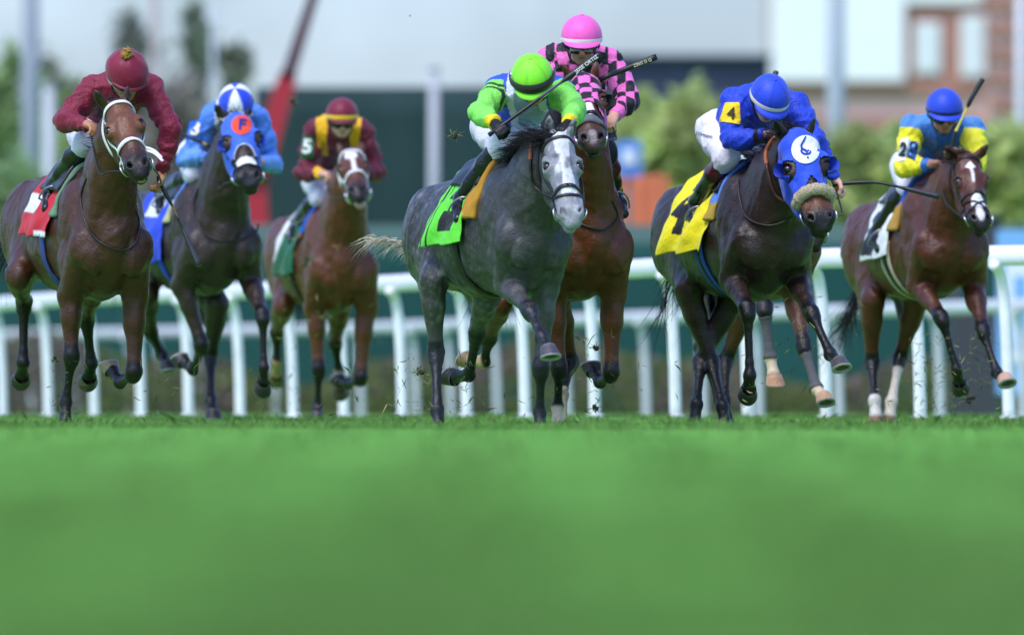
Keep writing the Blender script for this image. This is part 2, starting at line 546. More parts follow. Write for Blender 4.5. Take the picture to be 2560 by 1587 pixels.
# ------------------------------------------------------------------ the running rails
M_RAIL = mat('white_rail_paint', (0.87, 0.85, 0.88), rough=0.35, spec=0.4, var=0.05, var_scale=6)
M_POST = mat('white_post_paint', (0.87, 0.85, 0.86), rough=0.4, spec=0.35, var=0.10, var_scale=5)
M_FAR = mat('greyer_rail_paint', (0.60, 0.61, 0.63), rough=0.5, spec=0.3, var=0.12, var_scale=3)  # a greyer white than the nearer rail
def running_rail(line, posts, label, zt, dia, m_rail=None, m_post=None):
    """line: (photo px, rail-top row) pairs; posts: photo px of the feet"""
    px = np.array([p for p, _ in line], float); py = np.array([q for _, q in line], float)
    Yof = lambda x: (zt - EYE_Z) * FPX / (HOR - np.interp(x, px, py))
    xs_ = np.linspace(px[0], px[-1], 90)
    Ys = Yof(xs_)
    for _ in range(25):
        Ys[1:-1] = 0.5 * Ys[1:-1] + 0.25 * (Ys[:-2] + Ys[2:])
    pts = np.array([[(x - 1280) / FPX * y, y, zt - dia / 2] for x, y in zip(xs_, Ys)])
    root = empty('running_rail', (pts[45][0], pts[45][1], ground_z(pts[45][1])), label, 'rail', 'white running rails')
    m = MB()
    G = []
    T = np.gradient(pts, axis=0)
    for p, t in zip(pts, T):
        t = nrm(t); s_ = nrm(np.cross(t, (0, 0, 1)))
        G.append([p + s_ * dia * 0.46 * math.copysign(abs(math.cos(a)) ** 0.75, math.cos(a)) + V3(0, 0, 1) * dia * 0.5 * math.copysign(abs(math.sin(a)) ** 0.75, math.sin(a)) for a in np.linspace(0, 2 * math.pi, 16, endpoint=False)])
    m.grid(np.array(G)[:, ::-1], None, True)
    m.build('top_rail', m_rail or M_RAIL, root)
    for x in posts:
        y = float(np.interp(x, xs_, Ys))
        i = int(np.clip(np.interp(x, xs_, np.arange(90)), 1, 88))
        t = nrm(pts[i + 1] - pts[i - 1]); s_ = nrm(np.cross(t, (0, 0, 1)))
        if s_[1] > 0: s_ = -s_
        foot = V3((x - 1280) / FPX * y, y, ground_z(y) - 0.02)

        # the foot stands back from the rail; the neck swings forward under it
        F0 = foot + V3(0, 0.12, 0)
        q = [F0, F0 + V3(-0.010, 0, 0.40), F0 + V3(-0.028, 0, 0.75), V3(F0[0] - 0.045, F0[1], zt - dia - 0.15), V3(F0[0] - 0.070, F0[1] - 0.04, zt - dia - 0.04), V3(F0[0] - 0.115, F0[1] - 0.12, zt - dia + 0.01)]
        pm = MB(); pm.tube(spline(q, 22), np.linspace(0.044, 0.038, 22), 12)
        pm.tube([F0 - V3(0, 0, 0.01), F0 + V3(0, 0, 0.04)], 0.066, 12)
        pm.build('post', m_post or M_POST, root)
running_rail([(-60, 748), (35, 735), (480, 714), (950, 690), (1600, 648), (2030, 620), (2500, 614), (2640, 612)],
             [6, 120, 235, 352, 471, 600, 733, 860, 1006, 1167, 1313, 1488, 1690, 1871, 2068, 2303, 2525],
             'nearer white running rail on goose-neck posts right behind the horses', 1.22, 0.14)
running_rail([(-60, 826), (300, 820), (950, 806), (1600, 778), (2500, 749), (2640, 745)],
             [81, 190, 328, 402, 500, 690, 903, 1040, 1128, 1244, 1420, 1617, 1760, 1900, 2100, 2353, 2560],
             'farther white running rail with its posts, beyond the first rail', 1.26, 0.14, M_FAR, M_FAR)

# ------------------------------------------------------------------ greenery
M_LEAF = mat('leaves', attr=True, rough=0.6, spec=0.2)
def let_light_through(m):
    nt = m.node_tree; b = nt.nodes['Principled BSDF']; out = nt.nodes['Material Output']
    tr = nt.nodes.new('ShaderNodeBsdfTranslucent'); mx = nt.nodes.new('ShaderNodeMixShader'); mx.inputs[0].default_value = 0.55
    nt.links.new(b.inputs['Base Color'].links[0].from_socket, tr.inputs['Color'])
    nt.links.new(b.outputs[0], mx.inputs[1]); nt.links.new(tr.outputs[0], mx.inputs[2]); nt.links.new(mx.outputs[0], out.inputs['Surface'])
let_light_through(M_LEAF)
M_BARK = mat('bark', (0.10, 0.075, 0.055), rough=0.9, var=0.3, var_scale=8)
def leaf_mesh(name, centers, sizes, cols, rg, parent):
    n = len(centers)
    a = rg.normal(size=(n, 3)); a /= np.linalg.norm(a, axis=1)[:, None]
    b = np.cross(a, rg.normal(size=(n, 3))); b /= np.linalg.norm(b, axis=1)[:, None]
    s_ = sizes[:, None]
    V_ = np.stack([centers - a * s_, centers + b * s_ * 0.45, centers + a * s_, centers - b * s_ * 0.45], 1).reshape(-1, 3)
    F = np.arange(4 * n).reshape(n, 4)
    return obj(name, V_, F, M_LEAF, parent, np.repeat(cols, 4, 0), smooth=False)

def tree(name, label, px, Y, top, bottom, half, col, seed, clumps=22, leaves=1900, leaf=0.17, cat='tree', group='trees beyond the track', thin=1.0, fill=0.5):
    """px centre, rows of crown top and bottom, half width in photo px at distance Y"""
    rg = np.random.RandomState(seed)
    k = Y / FPX
    g = ground_z(Y)
    c = P(px, (top + bottom) / 2, Y)
    rh = (bottom - top) / 2 * k; rw = half * k
    base = V3(c[0], Y, g)
    root = empty(name, base, label, cat, group)
    tr = MB()
    lean = rg.normal(0, 0.15)
    trunk = spline([base, lerp(base, c, 0.55) + V3(lean * 0.3, 0, 0), c + V3(lean * 0.6, 0, rh * 0.55)], 12)
    r0 = max(0.05, 0.035 * (c[2] + rh))
    tr.tube(trunk, np.linspace(r0, r0 * 0.25, 12), 9)
    ends = []
    for i in range(clumps):
        q = rg.normal(size=3); q /= np.linalg.norm(q); q *= rg.uniform(0.35, 1.0) ** 0.6
        e = c + q * np.array([rw, rw * 0.8, rh])
        ends.append(e)
        if i % 2 == 0:
            j = rg.randint(4, 11)
            tr.tube(spline([trunk[j], lerp(trunk[j], e, 0.5) + V3(0, 0, -0.1 * rh), e], 7), np.linspace(r0 * 0.4, r0 * 0.08, 7), 6)
    tr.build('trunk', M_BARK, root)
    ends = np.array(ends)
    who = rg.randint(0, clumps, leaves)
    sz = rg.uniform(0.5, 1.0, clumps)
    cen = ends[who] + rg.normal(size=(leaves, 3)) * (np.array([rw, rw, rh * 0.8]) * 0.24 * fill * 2)[None, :] * sz[who][:, None]
    cen[:, 2] = np.maximum(cen[:, 2], g + 0.1)
    tone = rg.uniform(0.55, 1.35, clumps)
    cc = np.array(col)[None, :] * tone[who][:, None] * rg.uniform(0.7, 1.3, (leaves, 1))
    leaf_mesh('crown', cen, rg.uniform(0.6, 1.3, leaves) * leaf * thin, cc, rg, root)
OL, GR, YG, BR = (0.30, 0.32, 0.21), (0.34, 0.46, 0.20), (0.55, 0.62, 0.24), (0.34, 0.31, 0.26)  # tree leaf tones lightened, distance haze put into the colour
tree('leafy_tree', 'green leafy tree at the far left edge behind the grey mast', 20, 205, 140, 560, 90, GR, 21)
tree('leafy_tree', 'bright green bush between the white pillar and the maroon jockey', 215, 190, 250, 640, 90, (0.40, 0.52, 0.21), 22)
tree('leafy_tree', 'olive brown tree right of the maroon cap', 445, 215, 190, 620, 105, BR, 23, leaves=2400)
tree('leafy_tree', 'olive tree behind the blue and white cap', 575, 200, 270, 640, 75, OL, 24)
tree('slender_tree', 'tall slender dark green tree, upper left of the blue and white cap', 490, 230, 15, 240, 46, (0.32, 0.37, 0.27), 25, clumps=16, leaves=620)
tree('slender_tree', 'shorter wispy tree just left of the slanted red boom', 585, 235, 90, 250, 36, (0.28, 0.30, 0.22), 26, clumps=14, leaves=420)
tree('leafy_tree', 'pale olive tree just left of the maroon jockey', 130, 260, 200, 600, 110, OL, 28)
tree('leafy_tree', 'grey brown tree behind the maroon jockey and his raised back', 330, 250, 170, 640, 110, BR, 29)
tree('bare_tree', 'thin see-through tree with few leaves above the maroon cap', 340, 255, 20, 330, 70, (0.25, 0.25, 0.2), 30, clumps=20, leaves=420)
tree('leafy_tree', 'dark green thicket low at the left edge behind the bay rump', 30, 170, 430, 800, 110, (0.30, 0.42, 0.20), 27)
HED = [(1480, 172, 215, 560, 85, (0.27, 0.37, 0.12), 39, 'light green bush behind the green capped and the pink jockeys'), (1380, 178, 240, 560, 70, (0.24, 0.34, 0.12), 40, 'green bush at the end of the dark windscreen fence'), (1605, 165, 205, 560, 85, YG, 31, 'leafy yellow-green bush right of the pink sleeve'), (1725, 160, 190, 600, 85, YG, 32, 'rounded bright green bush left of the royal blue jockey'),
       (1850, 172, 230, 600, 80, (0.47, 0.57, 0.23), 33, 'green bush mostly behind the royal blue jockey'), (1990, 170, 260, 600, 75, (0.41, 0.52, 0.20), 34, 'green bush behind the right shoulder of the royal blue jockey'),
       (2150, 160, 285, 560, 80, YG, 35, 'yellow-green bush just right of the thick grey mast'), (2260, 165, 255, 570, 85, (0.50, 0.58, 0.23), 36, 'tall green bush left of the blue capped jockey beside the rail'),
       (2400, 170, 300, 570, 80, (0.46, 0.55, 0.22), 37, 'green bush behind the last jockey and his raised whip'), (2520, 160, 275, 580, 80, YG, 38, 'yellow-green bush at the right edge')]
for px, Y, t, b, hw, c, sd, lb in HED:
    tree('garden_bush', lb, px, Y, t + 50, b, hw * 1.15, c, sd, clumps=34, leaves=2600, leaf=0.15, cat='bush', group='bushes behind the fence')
def bed():
    """low planting along the far side of the rails, one unbroken mass"""
    rg = np.random.RandomState(41)
    n = 16000
    Y = 141 + 5 * rg.rand(n)
    X = (rg.rand(n) - 0.5) * 2 * 0.056 * Y
    hmax = 0.78 + 0.26 * np.sin(X * 0.9 + 1) + 0.12 * np.sin(X * 2.7)
    Z = ground_z(Y) + hmax * rg.rand(n) ** 0.8
    w = wave(X, Y * 0.3, Z, 2.1, 3)
    c = np.where((w > 0.15)[:, None], np.array([0.20, 0.145, 0.115]), np.array([0.175, 0.195, 0.068])) * rg.uniform(0.6, 1.35, (n, 1))
    fl = rg.rand(n) < 0.05
    c[fl] = np.array([0.30, 0.17, 0.20])
    o = leaf_mesh('flower_bed', np.stack([X, Y, Z], 1), rg.uniform(0.03, 0.10, n), c, rg, None)
    tag(o, kind='stuff')
bed()

# ------------------------------------------------------------------ screens, masts, buildings beyond
def slab(name, px0, px1, py0, py1, Y, depth, mt, parent, bottom=None):
    a = P(px0, py0, Y); b = P(px1, py1, Y)
    z1 = a[2]; z0 = b[2] if bottom is None else bottom
    m = MB(); m.box(((a[0] + b[0]) / 2, Y + depth / 2, (z0 + z1) / 2), (abs(b[0] - a[0]), depth, z1 - z0))
    return m.build(name, mt, parent, smooth=False)

def screen_fence(name, label, px0, px1, py, Y, col, rail_col=None, band=0.0):
    g = ground_z(Y)
    a = P(px0, py, Y); b = P(px1, py, Y)
    root = empty(name, ((a[0] + b[0]) / 2, Y, g), label, 'fence')
    m = MB(); nx = 90; nz = 10
    G = np.array([[(lerp(a[0], b[0], i / nx), Y + 0.02 * math.sin(i * 0.35 + 0.3 * math.sin(j)) , lerp(g, a[2] - band, j / nz)) for j in range(nz + 1)] for i in range(nx + 1)])
    m.grid(G)
    p = m.build('mesh_screen', mat('screen_' + name + str(px0), col, rough=0.8, spec=0.15, var=0.18, var_scale=0.5), root)
    p.modifiers.new('thickness', 'SOLIDIFY').thickness = 0.03
    if band:
        slab('top_band', px0, px1, py, 0, Y - 0.03, 0.12, mat('band_' + str(px0), rail_col, rough=0.6, var=0.1, var_scale=1), root, bottom=a[2] - band)
    n = int(abs(b[0] - a[0]) / 2.5) + 1
    for i in range(n + 1):
        x = lerp(a[0], b[0], i / n)
        q = MB(); q.tube([(x, Y + 0.12, g), (x, Y + 0.12, a[2])], 0.04, 8)
        q.build('post', mat('fence_post', (0.10, 0.14, 0.14), rough=0.5), root)
screen_fence('windscreen_fence', 'tall dark green windscreen fence behind the number 5 jockey and the grey horse', 640, 1340, 218, 185, (0.022, 0.047, 0.047))
screen_fence('mesh_fence', 'long low teal green mesh fence with a paler top band beyond the rails', -150, 2720, 562, 150, (0.016, 0.070, 0.062), (0.095, 0.165, 0.150), 0.26)

def mast(name, label, px, top, Y, r, col, r2=None):
    g = ground_z(Y)
    a = P(px, top, Y)
    root = empty(name, (a[0], Y, g), label, 'pole', 'poles standing beyond the track')
    M_ = mat('mast_%d' % px, col, rough=0.5, spec=0.35, var=0.06, var_scale=2)
    m = MB(); m.tube([(a[0], Y, g), (a[0], Y, lerp(g, a[2], 0.5)), (a[0], Y, a[2])], [r, r * 0.93, r2 or r * 0.85], 14)
    m.build('shaft', M_, root)
    m = MB(); m.tube([(a[0], Y, g), (a[0], Y, g + 0.05), (a[0], Y, g + 0.06), (a[0], Y, g + 0.35)], [r * 2, r * 2, r * 1.35, r * 1.3], 14)
    m.build('base_plate', M_, root)
    m = MB(); m.tube([(a[0], Y, a[2]), (a[0], Y, a[2] + 0.05)], [(r2 or r * 0.85) * 1.25, (r2 or r) * 0.9], 12)
    m.build('cap', M_, root)
mast('light_mast', 'thick grey mast at the left, its head out of the picture', 76, -260, 178, 0.165, (0.26, 0.29, 0.33))
mast('light_mast', 'thick pale grey mast right of the royal blue jockey', 2090, -300, 172, 0.165, (0.36, 0.41, 0.44))
mast('white_pole', 'white pole in front of the dark green windscreen', 1085, 175, 168, 0.095, (0.42, 0.43, 0.45))
mast('white_pillar', 'stout white pillar just right of the left grey mast', 122, 215, 188, 0.125, (0.48, 0.50, 0.52))
mast('white_pole', 'thin pale pole above the blue and white cap', 533, -200, 215, 0.06, (0.45, 0.48, 0.51))
mast('white_pole', 'pale pole cut by the right edge of the picture', 2551, -200, 180, 0.09, (0.62, 0.64, 0.66))
mast('wooden_pole', 'pale brown pole rising over the maroon cap', 385, -60, 225, 0.09, (0.32, 0.27, 0.26))

def boom():
    Y = 158
    a = P(640, 640, Y); b = P(668, 352, Y); c = P(722, 185, Y); d = P(800, -60, Y)
    root = empty('lifting_boom', (a[0], Y, ground_z(Y)), 'slanted dark red lifting boom rising behind the blue hooded horse', 'crane')
    red = mat('red_paint', (0.42, 0.022, 0.035), rough=0.4, var=0.1, var_scale=3)
    dk = mat('dark_red_paint', (0.085, 0.030, 0.045), rough=0.5, var=0.1, var_scale=3)
    g = ground_z(Y)
    def beam(nm, p, q, w0, w1, mt):
        m = MB(); t = nrm(q - p); s_ = nrm(np.cross(t, (0, 1, 0)))
        G = [[pp + s_ * w * sx + V3(0, 0.12 * sy, 0) for sx, sy in ((-1, -1), (1, -1), (1, 1), (-1, 1))] for pp, w in ((p, w0), (lerp(p, q, 0.5), (w0 + w1) / 2), (q, w1))]
        m.grid(np.array(G), None, True); m.f.append((3, 2, 1, 0)); m.f.append((8, 9, 10, 11))
        return m.build(nm, mt, root, smooth=False)
    beam('lower_arm', b - (c - b) * 0.4, c, 0.20, 0.13, red)
    beam('upper_arm', c - (d - c) * 0.05, d, 0.10, 0.07, dk)
    beam('upright', V3(P(660, 640, Y)[0], Y, g), P(636, 430, Y), 0.19, 0.17, red)
    m = MB(); m.tube([P(636, 430, Y) - V3(0, 0.16, 0), P(636, 430, Y) + V3(0, 0.16, 0)], 0.24, 14); m.build('pivot', red, root)
    beam('strut', P(650, 480, Y) + V3(0, 0.02, 0), P(684, 300, Y) + V3(0, 0.02, 0), 0.06, 0.05, mat('strut_grey', (0.25, 0.22, 0.23), rough=0.4))
    m = MB(); m.box((P(655, 0, Y)[0], Y + 0.2, g + 0.45), (1.1, 1.4, 0.9)); m.build('carrier', red, root, smooth=False)
boom()

def building():
    Y = 400.0
    g = 0.0
    root = empty('clubhouse', (P(2260, 0, Y)[0], Y, g), 'white and pink brick building with tall windows at the upper right', 'building')
    pink = mat('pink_render', (0.62, 0.42, 0.37), rough=0.8, var=0.08, var_scale=0.4)
    brick = mat('brick', (0.40, 0.185, 0.14), rough=0.85, var=0.2, var_scale=1.5)
    white = mat('white_render', (0.88, 0.87, 0.85), rough=0.7, var=0.03, var_scale=0.5)
    pane = mat('pale_window', (0.72, 0.75, 0.74), rough=0.15, spec=0.6)
    slab('wall', 1935, 2760, -110, 0, Y, 14, pink, root, bottom=g)
    slab('white_front', 1928, 2262, -120, 203, Y - 0.6, 0.6, white, root)
    slab('brick_band', 1935, 2450, 205, 236, Y - 0.25, 0.25, brick, root)
    slab('brick_band', 1935, 2450, 292, 330, Y - 0.25, 0.25, brick, root)
    slab('white_front', 2262, 2455, -120, 8, Y - 0.5, 0.5, white, root)
    slab('brick_front', 2262, 2455, 8, 205, Y - 0.2, 0.2, brick, root)
    for x0, x1, y0, y1 in ((2293, 2346, 62, 180), (2408, 2458, 45, 188)):
        w = MB(); a = P(x0, y0, Y); b = P(x1, y1, Y)
        f0 = slab('window', x0 - 5, x1 + 5, y0 - 5, y1 + 5, Y - 0.34, 0.14, white, root)
        p0 = slab('pane', x0, x1, y0, y1, Y - 0.40, 0.06, pane, f0)
    for i, y in enumerate(range(-130, 420, 62)):
        slab('brick_band', 2475, 2760, y, y + 30, Y - 0.9, 0.3, brick, root)
    slab('tower', 2475, 2760, -140, 0, Y - 0.6, 1.4, pink, root, bottom=g)
building()
def pavilion():
    Y = 340.0
    root = empty('pavilion', (P(1700, 0, Y)[0], Y, 0), 'long low building with a dark navy front above the green bushes', 'building')
    slab('wall', 1500, 1926, 142, 0, Y, 10, mat('navy_wall', (0.028, 0.035, 0.075), rough=0.6, var=0.15, var_scale=0.3), root, bottom=0)
    slab('roof', 1494, 1934, 136, 142, Y - 0.4, 11, mat('roof_grey', (0.10, 0.12, 0.17), rough=0.6), root)
    for i in range(7):
        x = 1500 + i * 62
        f0 = slab('window', x, x + 40, 250, 330, Y - 0.1, 0.1, mat('dark_frame', (0.05, 0.06, 0.08)), root)
        slab('pane', x + 4, x + 36, 254, 326, Y - 0.16, 0.06, mat('dark_pane', (0.03, 0.04, 0.06), rough=0.1, spec=0.6), f0)
pavilion()
def crate_things():
    Y = 156.0; g = ground_z(Y)
    root = empty('orange_cart', (P(1600, 0, Y)[0], Y, g), 'orange box cart behind the fence between the pink and the royal blue jockeys', 'cart')
    org = mat('orange_paint', (0.72, 0.20, 0.085), rough=0.5, var=0.08, var_scale=2)
    slab('box', 1512, 1672, 438, 0, Y, 1.2, org, root, bottom=g + 0.5)
    for x in (1527, 1565, 1603, 1641):
        slab('rib', x, x + 8, 442, 0, Y - 0.05, 0.05, org, root, bottom=g + 0.55)
    for x in (1540, 1645):
        a = P(x, 0, Y); m = MB(); m.tube([(a[0], Y + 0.1, g + 0.32), (a[0], Y + 0.35, g + 0.32)], 0.32, 18); m.build('wheel', mat('tyre', (0.02, 0.02, 0.02)), root)
    root = empty('blue_sign', (P(1570, 0, 154)[0], 154, g), 'small blue and white sign on a post above the orange cart', 'sign')
    slab('board', 1538, 1604, 352, 442, 154, 0.06, mat('sign_blue', (0.09, 0.25, 0.62), rough=0.5), root)
    slab('white_panel', 1556, 1588, 372, 412, 153.96, 0.03, mat('sign_white', (0.75, 0.77, 0.8), rough=0.5), root)
    a = P(1571, 0, 154.1); m = MB(); m.tube([(a[0], 154.1, g), (a[0], 154.1, P(0, 360, 154)[2])], 0.04, 8); m.build('post', mat('fence_post', (0.1, 0.14, 0.14)), root)
    Y = 118.0; g = ground_z(Y)
    root = empty('banner', (P(2560, 0, Y)[0], Y, g), 'tall blue and white banner board behind the rail at the right edge', 'banner')
    slab('board', 2492, 2680, 575, 0, Y, 0.08, mat('banner_blue', (0.20, 0.42, 0.74), rough=0.5, var=0.05), root, bottom=g + 0.25)
    slab('white_panel', 2515, 2680, 655, 905, Y - 0.03, 0.03, mat('sign_white', (0.75, 0.77, 0.8)), root)
    slab('blue_letter_bar', 2535, 2565, 690, 870, Y - 0.05, 0.02, mat('banner_blue', (0.1, 0.3, 0.66)), root)
    for x in (2500, 2670):
        a = P(x, 0, Y); m = MB(); m.tube([(a[0], Y + 0.12, g), (a[0], Y + 0.12, g + 1.6)], 0.035, 8); m.build('post', mat('fence_post', (0.1, 0.14, 0.14)), root)
    Y = 126.0
    root = empty('equipment_box', (P(2440, 0, Y)[0], Y, g), 'dark grey box on legs behind the rail beside the blue banner', 'box')
    dg = mat('dark_grey_box', (0.045, 0.045, 0.055), rough=0.6, var=0.1)
    slab('body', 2385, 2505, 545, 640, Y, 0.8, dg, root)
    slab('lid', 2380, 2510, 536, 545, Y - 0.04, 0.88, dg, root)
    slab('skirt', 2380, 2500, 780, 0, Y, 0.5, dg, root, bottom=g)
    for x in (2392, 2498):
        a = P(x, 0, Y); m = MB(); m.tube([(a[0], Y + 0.3, g), (a[0], Y + 0.3, P(0, 640, Y)[2] + 0.02)], 0.05, 8); m.build('leg', dg, root)
crate_things()
# ------------------------------------------------------------------ the horse
class Horse:
    def __init__(s, S):
        s.S = S
        Y0 = S['Y']
        s.Y0 = Y0
        rng = random.Random(S['seed']); s.rng = rng
        PT = lambda p, d: P(p[0], p[1], Y0 + d)
        s.PT = PT
        U = V3(0, 0, 1); s.U = U
        brk = PT(S['brk'], 0.38); rmp = PT(S['rmp'], 1.52)
        F = brk - rmp; F[2] = 0; F = nrm(F); L = V3(-F[1], F[0], 0)
        s.F, s.L, s.brk, s.rmp = F, L, brk, rmp
        fr = np.array([L, F, U]); s.fr = fr
        mid = lerp(brk, rmp, 0.45) - U * 0.02
        pl = PT(S['poll'], S.get('pd', -0.30))
        hs = S.get('hs', 1.0); s.hw = S.get('hw', 1.0)
        pn = P(S['nose'][0], S['nose'][1], pl[1] - 0.2)
        proj = math.hypot(pn[0] - pl[0], pn[2] - pl[2])
        dn = math.sqrt(max(0.52 ** 2 * hs * hs - proj * proj, 0.01))
        ns = P(S['nose'][0], S['nose'][1], pl[1] - dn)
        A = nrm(ns - pl)
        N = V3(0, -1, 0); N = nrm(N - A * (N @ A)); X = np.cross(N, A)
        c, q = math.cos(R(S['psi'])), math.sin(R(S['psi']))
        N, X = N * c + X * q, X * c - N * q
        s.A, s.N, s.X, s.pl, s.hs = A, N, X, pl, hs
        s.hfr = np.array([X, A, N])
        H = s.H
        lo = np.minimum.reduce([rmp - 0.75, brk - 0.7, ns - 0.3, pl - 0.3]); hi = np.maximum.reduce([rmp + 0.75, brk + 0.7, ns + 0.3, pl + 0.3])
        # legs first, to know the extent
        s.legs = {}
        for nm in ('FR', 'FL', 'HR', 'HL'):
            s.legs[nm] = s.leg_points(nm)
            lo = np.minimum(lo, s.legs[nm].min(0) - 0.12); hi = np.maximum(hi, s.legs[nm].max(0) + 0.12)
        f = Field(lo, hi); s.f = f
        # trunk
        f.ell(brk - F * 0.05, (0.222, 0.50, 0.380), fr, 0.05)
        f.ell(mid - U * 0.01, (0.280, 0.66, 0.340), fr, 0.08)
        f.ell(rmp - U * 0.0, (0.262, 0.36, 0.315), fr, 0.10)
        f.ell(rmp + F * 0.25 + U * 0.03, (0.24, 0.42, 0.30), fr, 0.08)
        for sd in (-1, 1):
            f.ell(rmp - F * 0.12 + L * 0.13 * sd + U * 0.0, (0.145, 0.25, 0.29), fr, 0.06)
        wi = brk - F * 0.08 + U * 0.40
        s.wi = wi
        f.cone(wi - U * 0.10, lerp(wi, rmp + U * 0.32, 0.6) - U * 0.10, 0.13, 0.14, 0.08)
        # shoulders
        s.sp = {}
        for nm, sd in (('FR', -1), ('FL', 1)):
            E = s.legs[nm][0]
            sp = brk + F * 0.27 + L * 0.138 * sd * S.get('cw', 1.0) - U * 0.10
            sp = lerp(sp, E + F * 0.2 + U * 0.28, 0.35)
            s.sp[sd] = sp
            w = S.get('cw', 1.0)
            f.cone(wi + L * 0.07 * sd - U * 0.10, sp, 0.076, 0.102, 0.045, (L, 0.85))
            f.ell(lerp(wi, sp, 0.62) + L * 0.055 * sd - F * 0.11, (0.100 * w, 0.17, 0.24), fr, 0.03)     # shoulder blade
            f.ell(lerp(sp, E, 0.35) - F * 0.12 + L * 0.012 * sd + U * 0.03, (0.085 * w, 0.13, 0.15), fr, 0.022)   # triceps
            f.cone(lerp(wi, sp, 0.30) + L * 0.125 * sd * w, lerp(wi, sp, 0.85) + L * 0.045 * sd + F * 0.05, 0.035, 0.045, 0.035)
            f.ell(sp + F * 0.045 - L * 0.045 * sd - U * 0.02, (0.092 * w, 0.080, 0.125), fr, 0.014)   # breast muscle
            f.ell(sp + F * 0.02 + L * 0.010 * sd + U * 0.05, (0.080, 0.075, 0.085), fr, 0.02)
            f.cone(sp - F * 0.02, E, 0.092, 0.078, 0.035)
        f.ell(brk + F * 0.16 - U * 0.17, (0.13, 0.16, 0.17), fr, 0.04)
        # neck
        nb = brk + F * 0.10 + U * 0.10
        th = H(0, 0.05, -0.135)
        m1 = lerp(nb, th, 0.40) + U * 0.03 * S.get('arch', 1); m2 = lerp(nb, th, 0.72) + U * 0.05 * S.get('arch', 1)
        m1 = m1 + L * S.get('nbend', 0.0)
        s.neck = [nb, m1, m2, th]
        nk = S.get('nk', 1.0)
        nax = nrm(np.cross(np.cross(nrm(th - nb), L), nrm(th - nb)))
        f.chain([nb, m1, m2, th], [0.29 * nk, 0.225 * nk, 0.172 * nk, 0.120], 0.07, (nax, 0.64))
        top = nrm(np.cross(nax, nrm(th - nb)));
        if top[2] < 0: top = -top
        s.ntop = top
        for sd in (-1, 1):
            f.cone(m2 + nax * 0.04 * sd - top * 0.03, sp * 0 + s.sp[sd] - nax * 0.06 * sd + U * 0.10, 0.055, 0.075, 0.06)
        f.cone(lerp(nb, m1, 0.3) - top * 0.15, m2 - top * 0.10, 0.07, 0.05, 0.06)     # windpipe
        s.do_head(f)
        # legs
        for nm in ('FR', 'FL'):
            E, K, T, O = s.legs[nm]
            sd = -1 if nm == 'FR' else 1
            cor = lerp(T, O, 0.58); s.legs[nm] = (E, K, T, O, cor)
            a = nrm(K - E)
            f.chain([E, lerp(E, K, 0.35), lerp(E, K, 0.82)], [0.073, 0.058, 0.040], 0.025)
            f.ell(lerp(E, K, 0.20) + F * 0.028, (0.046, 0.050, 0.15), s.frame(a), 0.015)
            f.ell(lerp(E, K, 0.24) - s.L * 0.03 * sd - F * 0.02, (0.040, 0.050, 0.14), s.frame(a), 0.015)
            b = nrm(T - K)
            f.chain([lerp(E, K, 0.82), lerp(E, K, 0.95), lerp(K, T, 0.08)], [0.042, 0.049, 0.045], 0.02)
            pis = s.palmar(b)
            f.ell(K + pis * 0.035, (0.028, 0.03, 0.045), s.frame(b), 0.025)
            f.chain([lerp(K, T, 0.08), lerp(K, T, 0.25), lerp(K, T, 0.8), T], [0.042, 0.026, 0.024, 0.036], 0.02)
            f.cone(lerp(K, T, 0.2) + pis * 0.026, lerp(K, T, 0.9) + pis * 0.027, 0.014, 0.015, 0.012)
            f.ell(T + pis * 0.022, (0.032, 0.032, 0.032), None, 0.02)
            f.chain([T, lerp(T, cor, 0.55), cor], [0.036, 0.029, 0.042], 0.02)
        for nm, sd in (('HR', -1), ('HL', 1)):
            S_, K, T, O = s.legs[nm]
            cor = lerp(T, O, 0.58); s.legs[nm] = (S_, K, T, O, cor)
            hip = rmp + L * 0.115 * sd - U * 0.02
            f.cone(hip - U * 0.05, S_, 0.215, 0.095, 0.06, (L, 0.60))
            f.cone(rmp + F * 0.15 + L * 0.13 * sd, lerp(S_, K, 0.25), 0.145, 0.065, 0.05, (L, 0.75))
            f.cone(hip - F * 0.16 - U * 0.05, lerp(S_, K, 0.45) - F * 0.04, 0.15, 0.060, 0.04, (L, 0.70))
            a = nrm(K - S_)
            f.chain([S_, lerp(S_, K, 0.35), lerp(S_, K, 0.85)], [0.076, 0.062, 0.041], 0.035)
            b = nrm(T - K); pis = s.palmar(b)
            cal = K + pis * 0.055 - b * 0.055
            f.chain([lerp(S_, K, 0.85), K, lerp(K, T, 0.14)], [0.042, 0.050, 0.040], 0.02)
            f.cone(cal, lerp(K, T, 0.12) + pis * 0.03, 0.030, 0.027, 0.03)
            f.cone(cal, lerp(S_, K, 0.5) + pis * 0.05, 0.022, 0.03, 0.04)
            f.chain([lerp(K, T, 0.14), lerp(K, T, 0.3), lerp(K, T, 0.82), T], [0.041, 0.029, 0.027, 0.038], 0.02)
            f.cone(lerp(K, T, 0.2) + pis * 0.028, lerp(K, T, 0.9) + pis * 0.029, 0.015, 0.016, 0.012)
            f.ell(T + pis * 0.022, (0.033, 0.033, 0.033), None, 0.02)
            f.chain([T, lerp(T, cor, 0.55), cor], [0.038, 0.031, 0.044], 0.02)
        # living surface: muscle ripples, ribs, tendons
        sdv = S['seed'] * 1.7
        low = brk[2] - 0.35
        def skin(x, y, z):
            k = sstep(low - 0.3, low + 0.1, z)
            return k * (0.006 * wave(x, y * 0.7, z * 0.8, 24, sdv) + 0.0030 * wave(x, y, z, 60, sdv + 2) - 0.006 * np.exp(-(wave(x, y * 0.8, z * 0.6, 15, sdv + 4) / 0.12) ** 2) + 0.0022 * np.exp(-(wave(x, y, z * 0.7, 34, sdv + 6) / 0.10) ** 2))
        f.wobble(skin, 0.03)
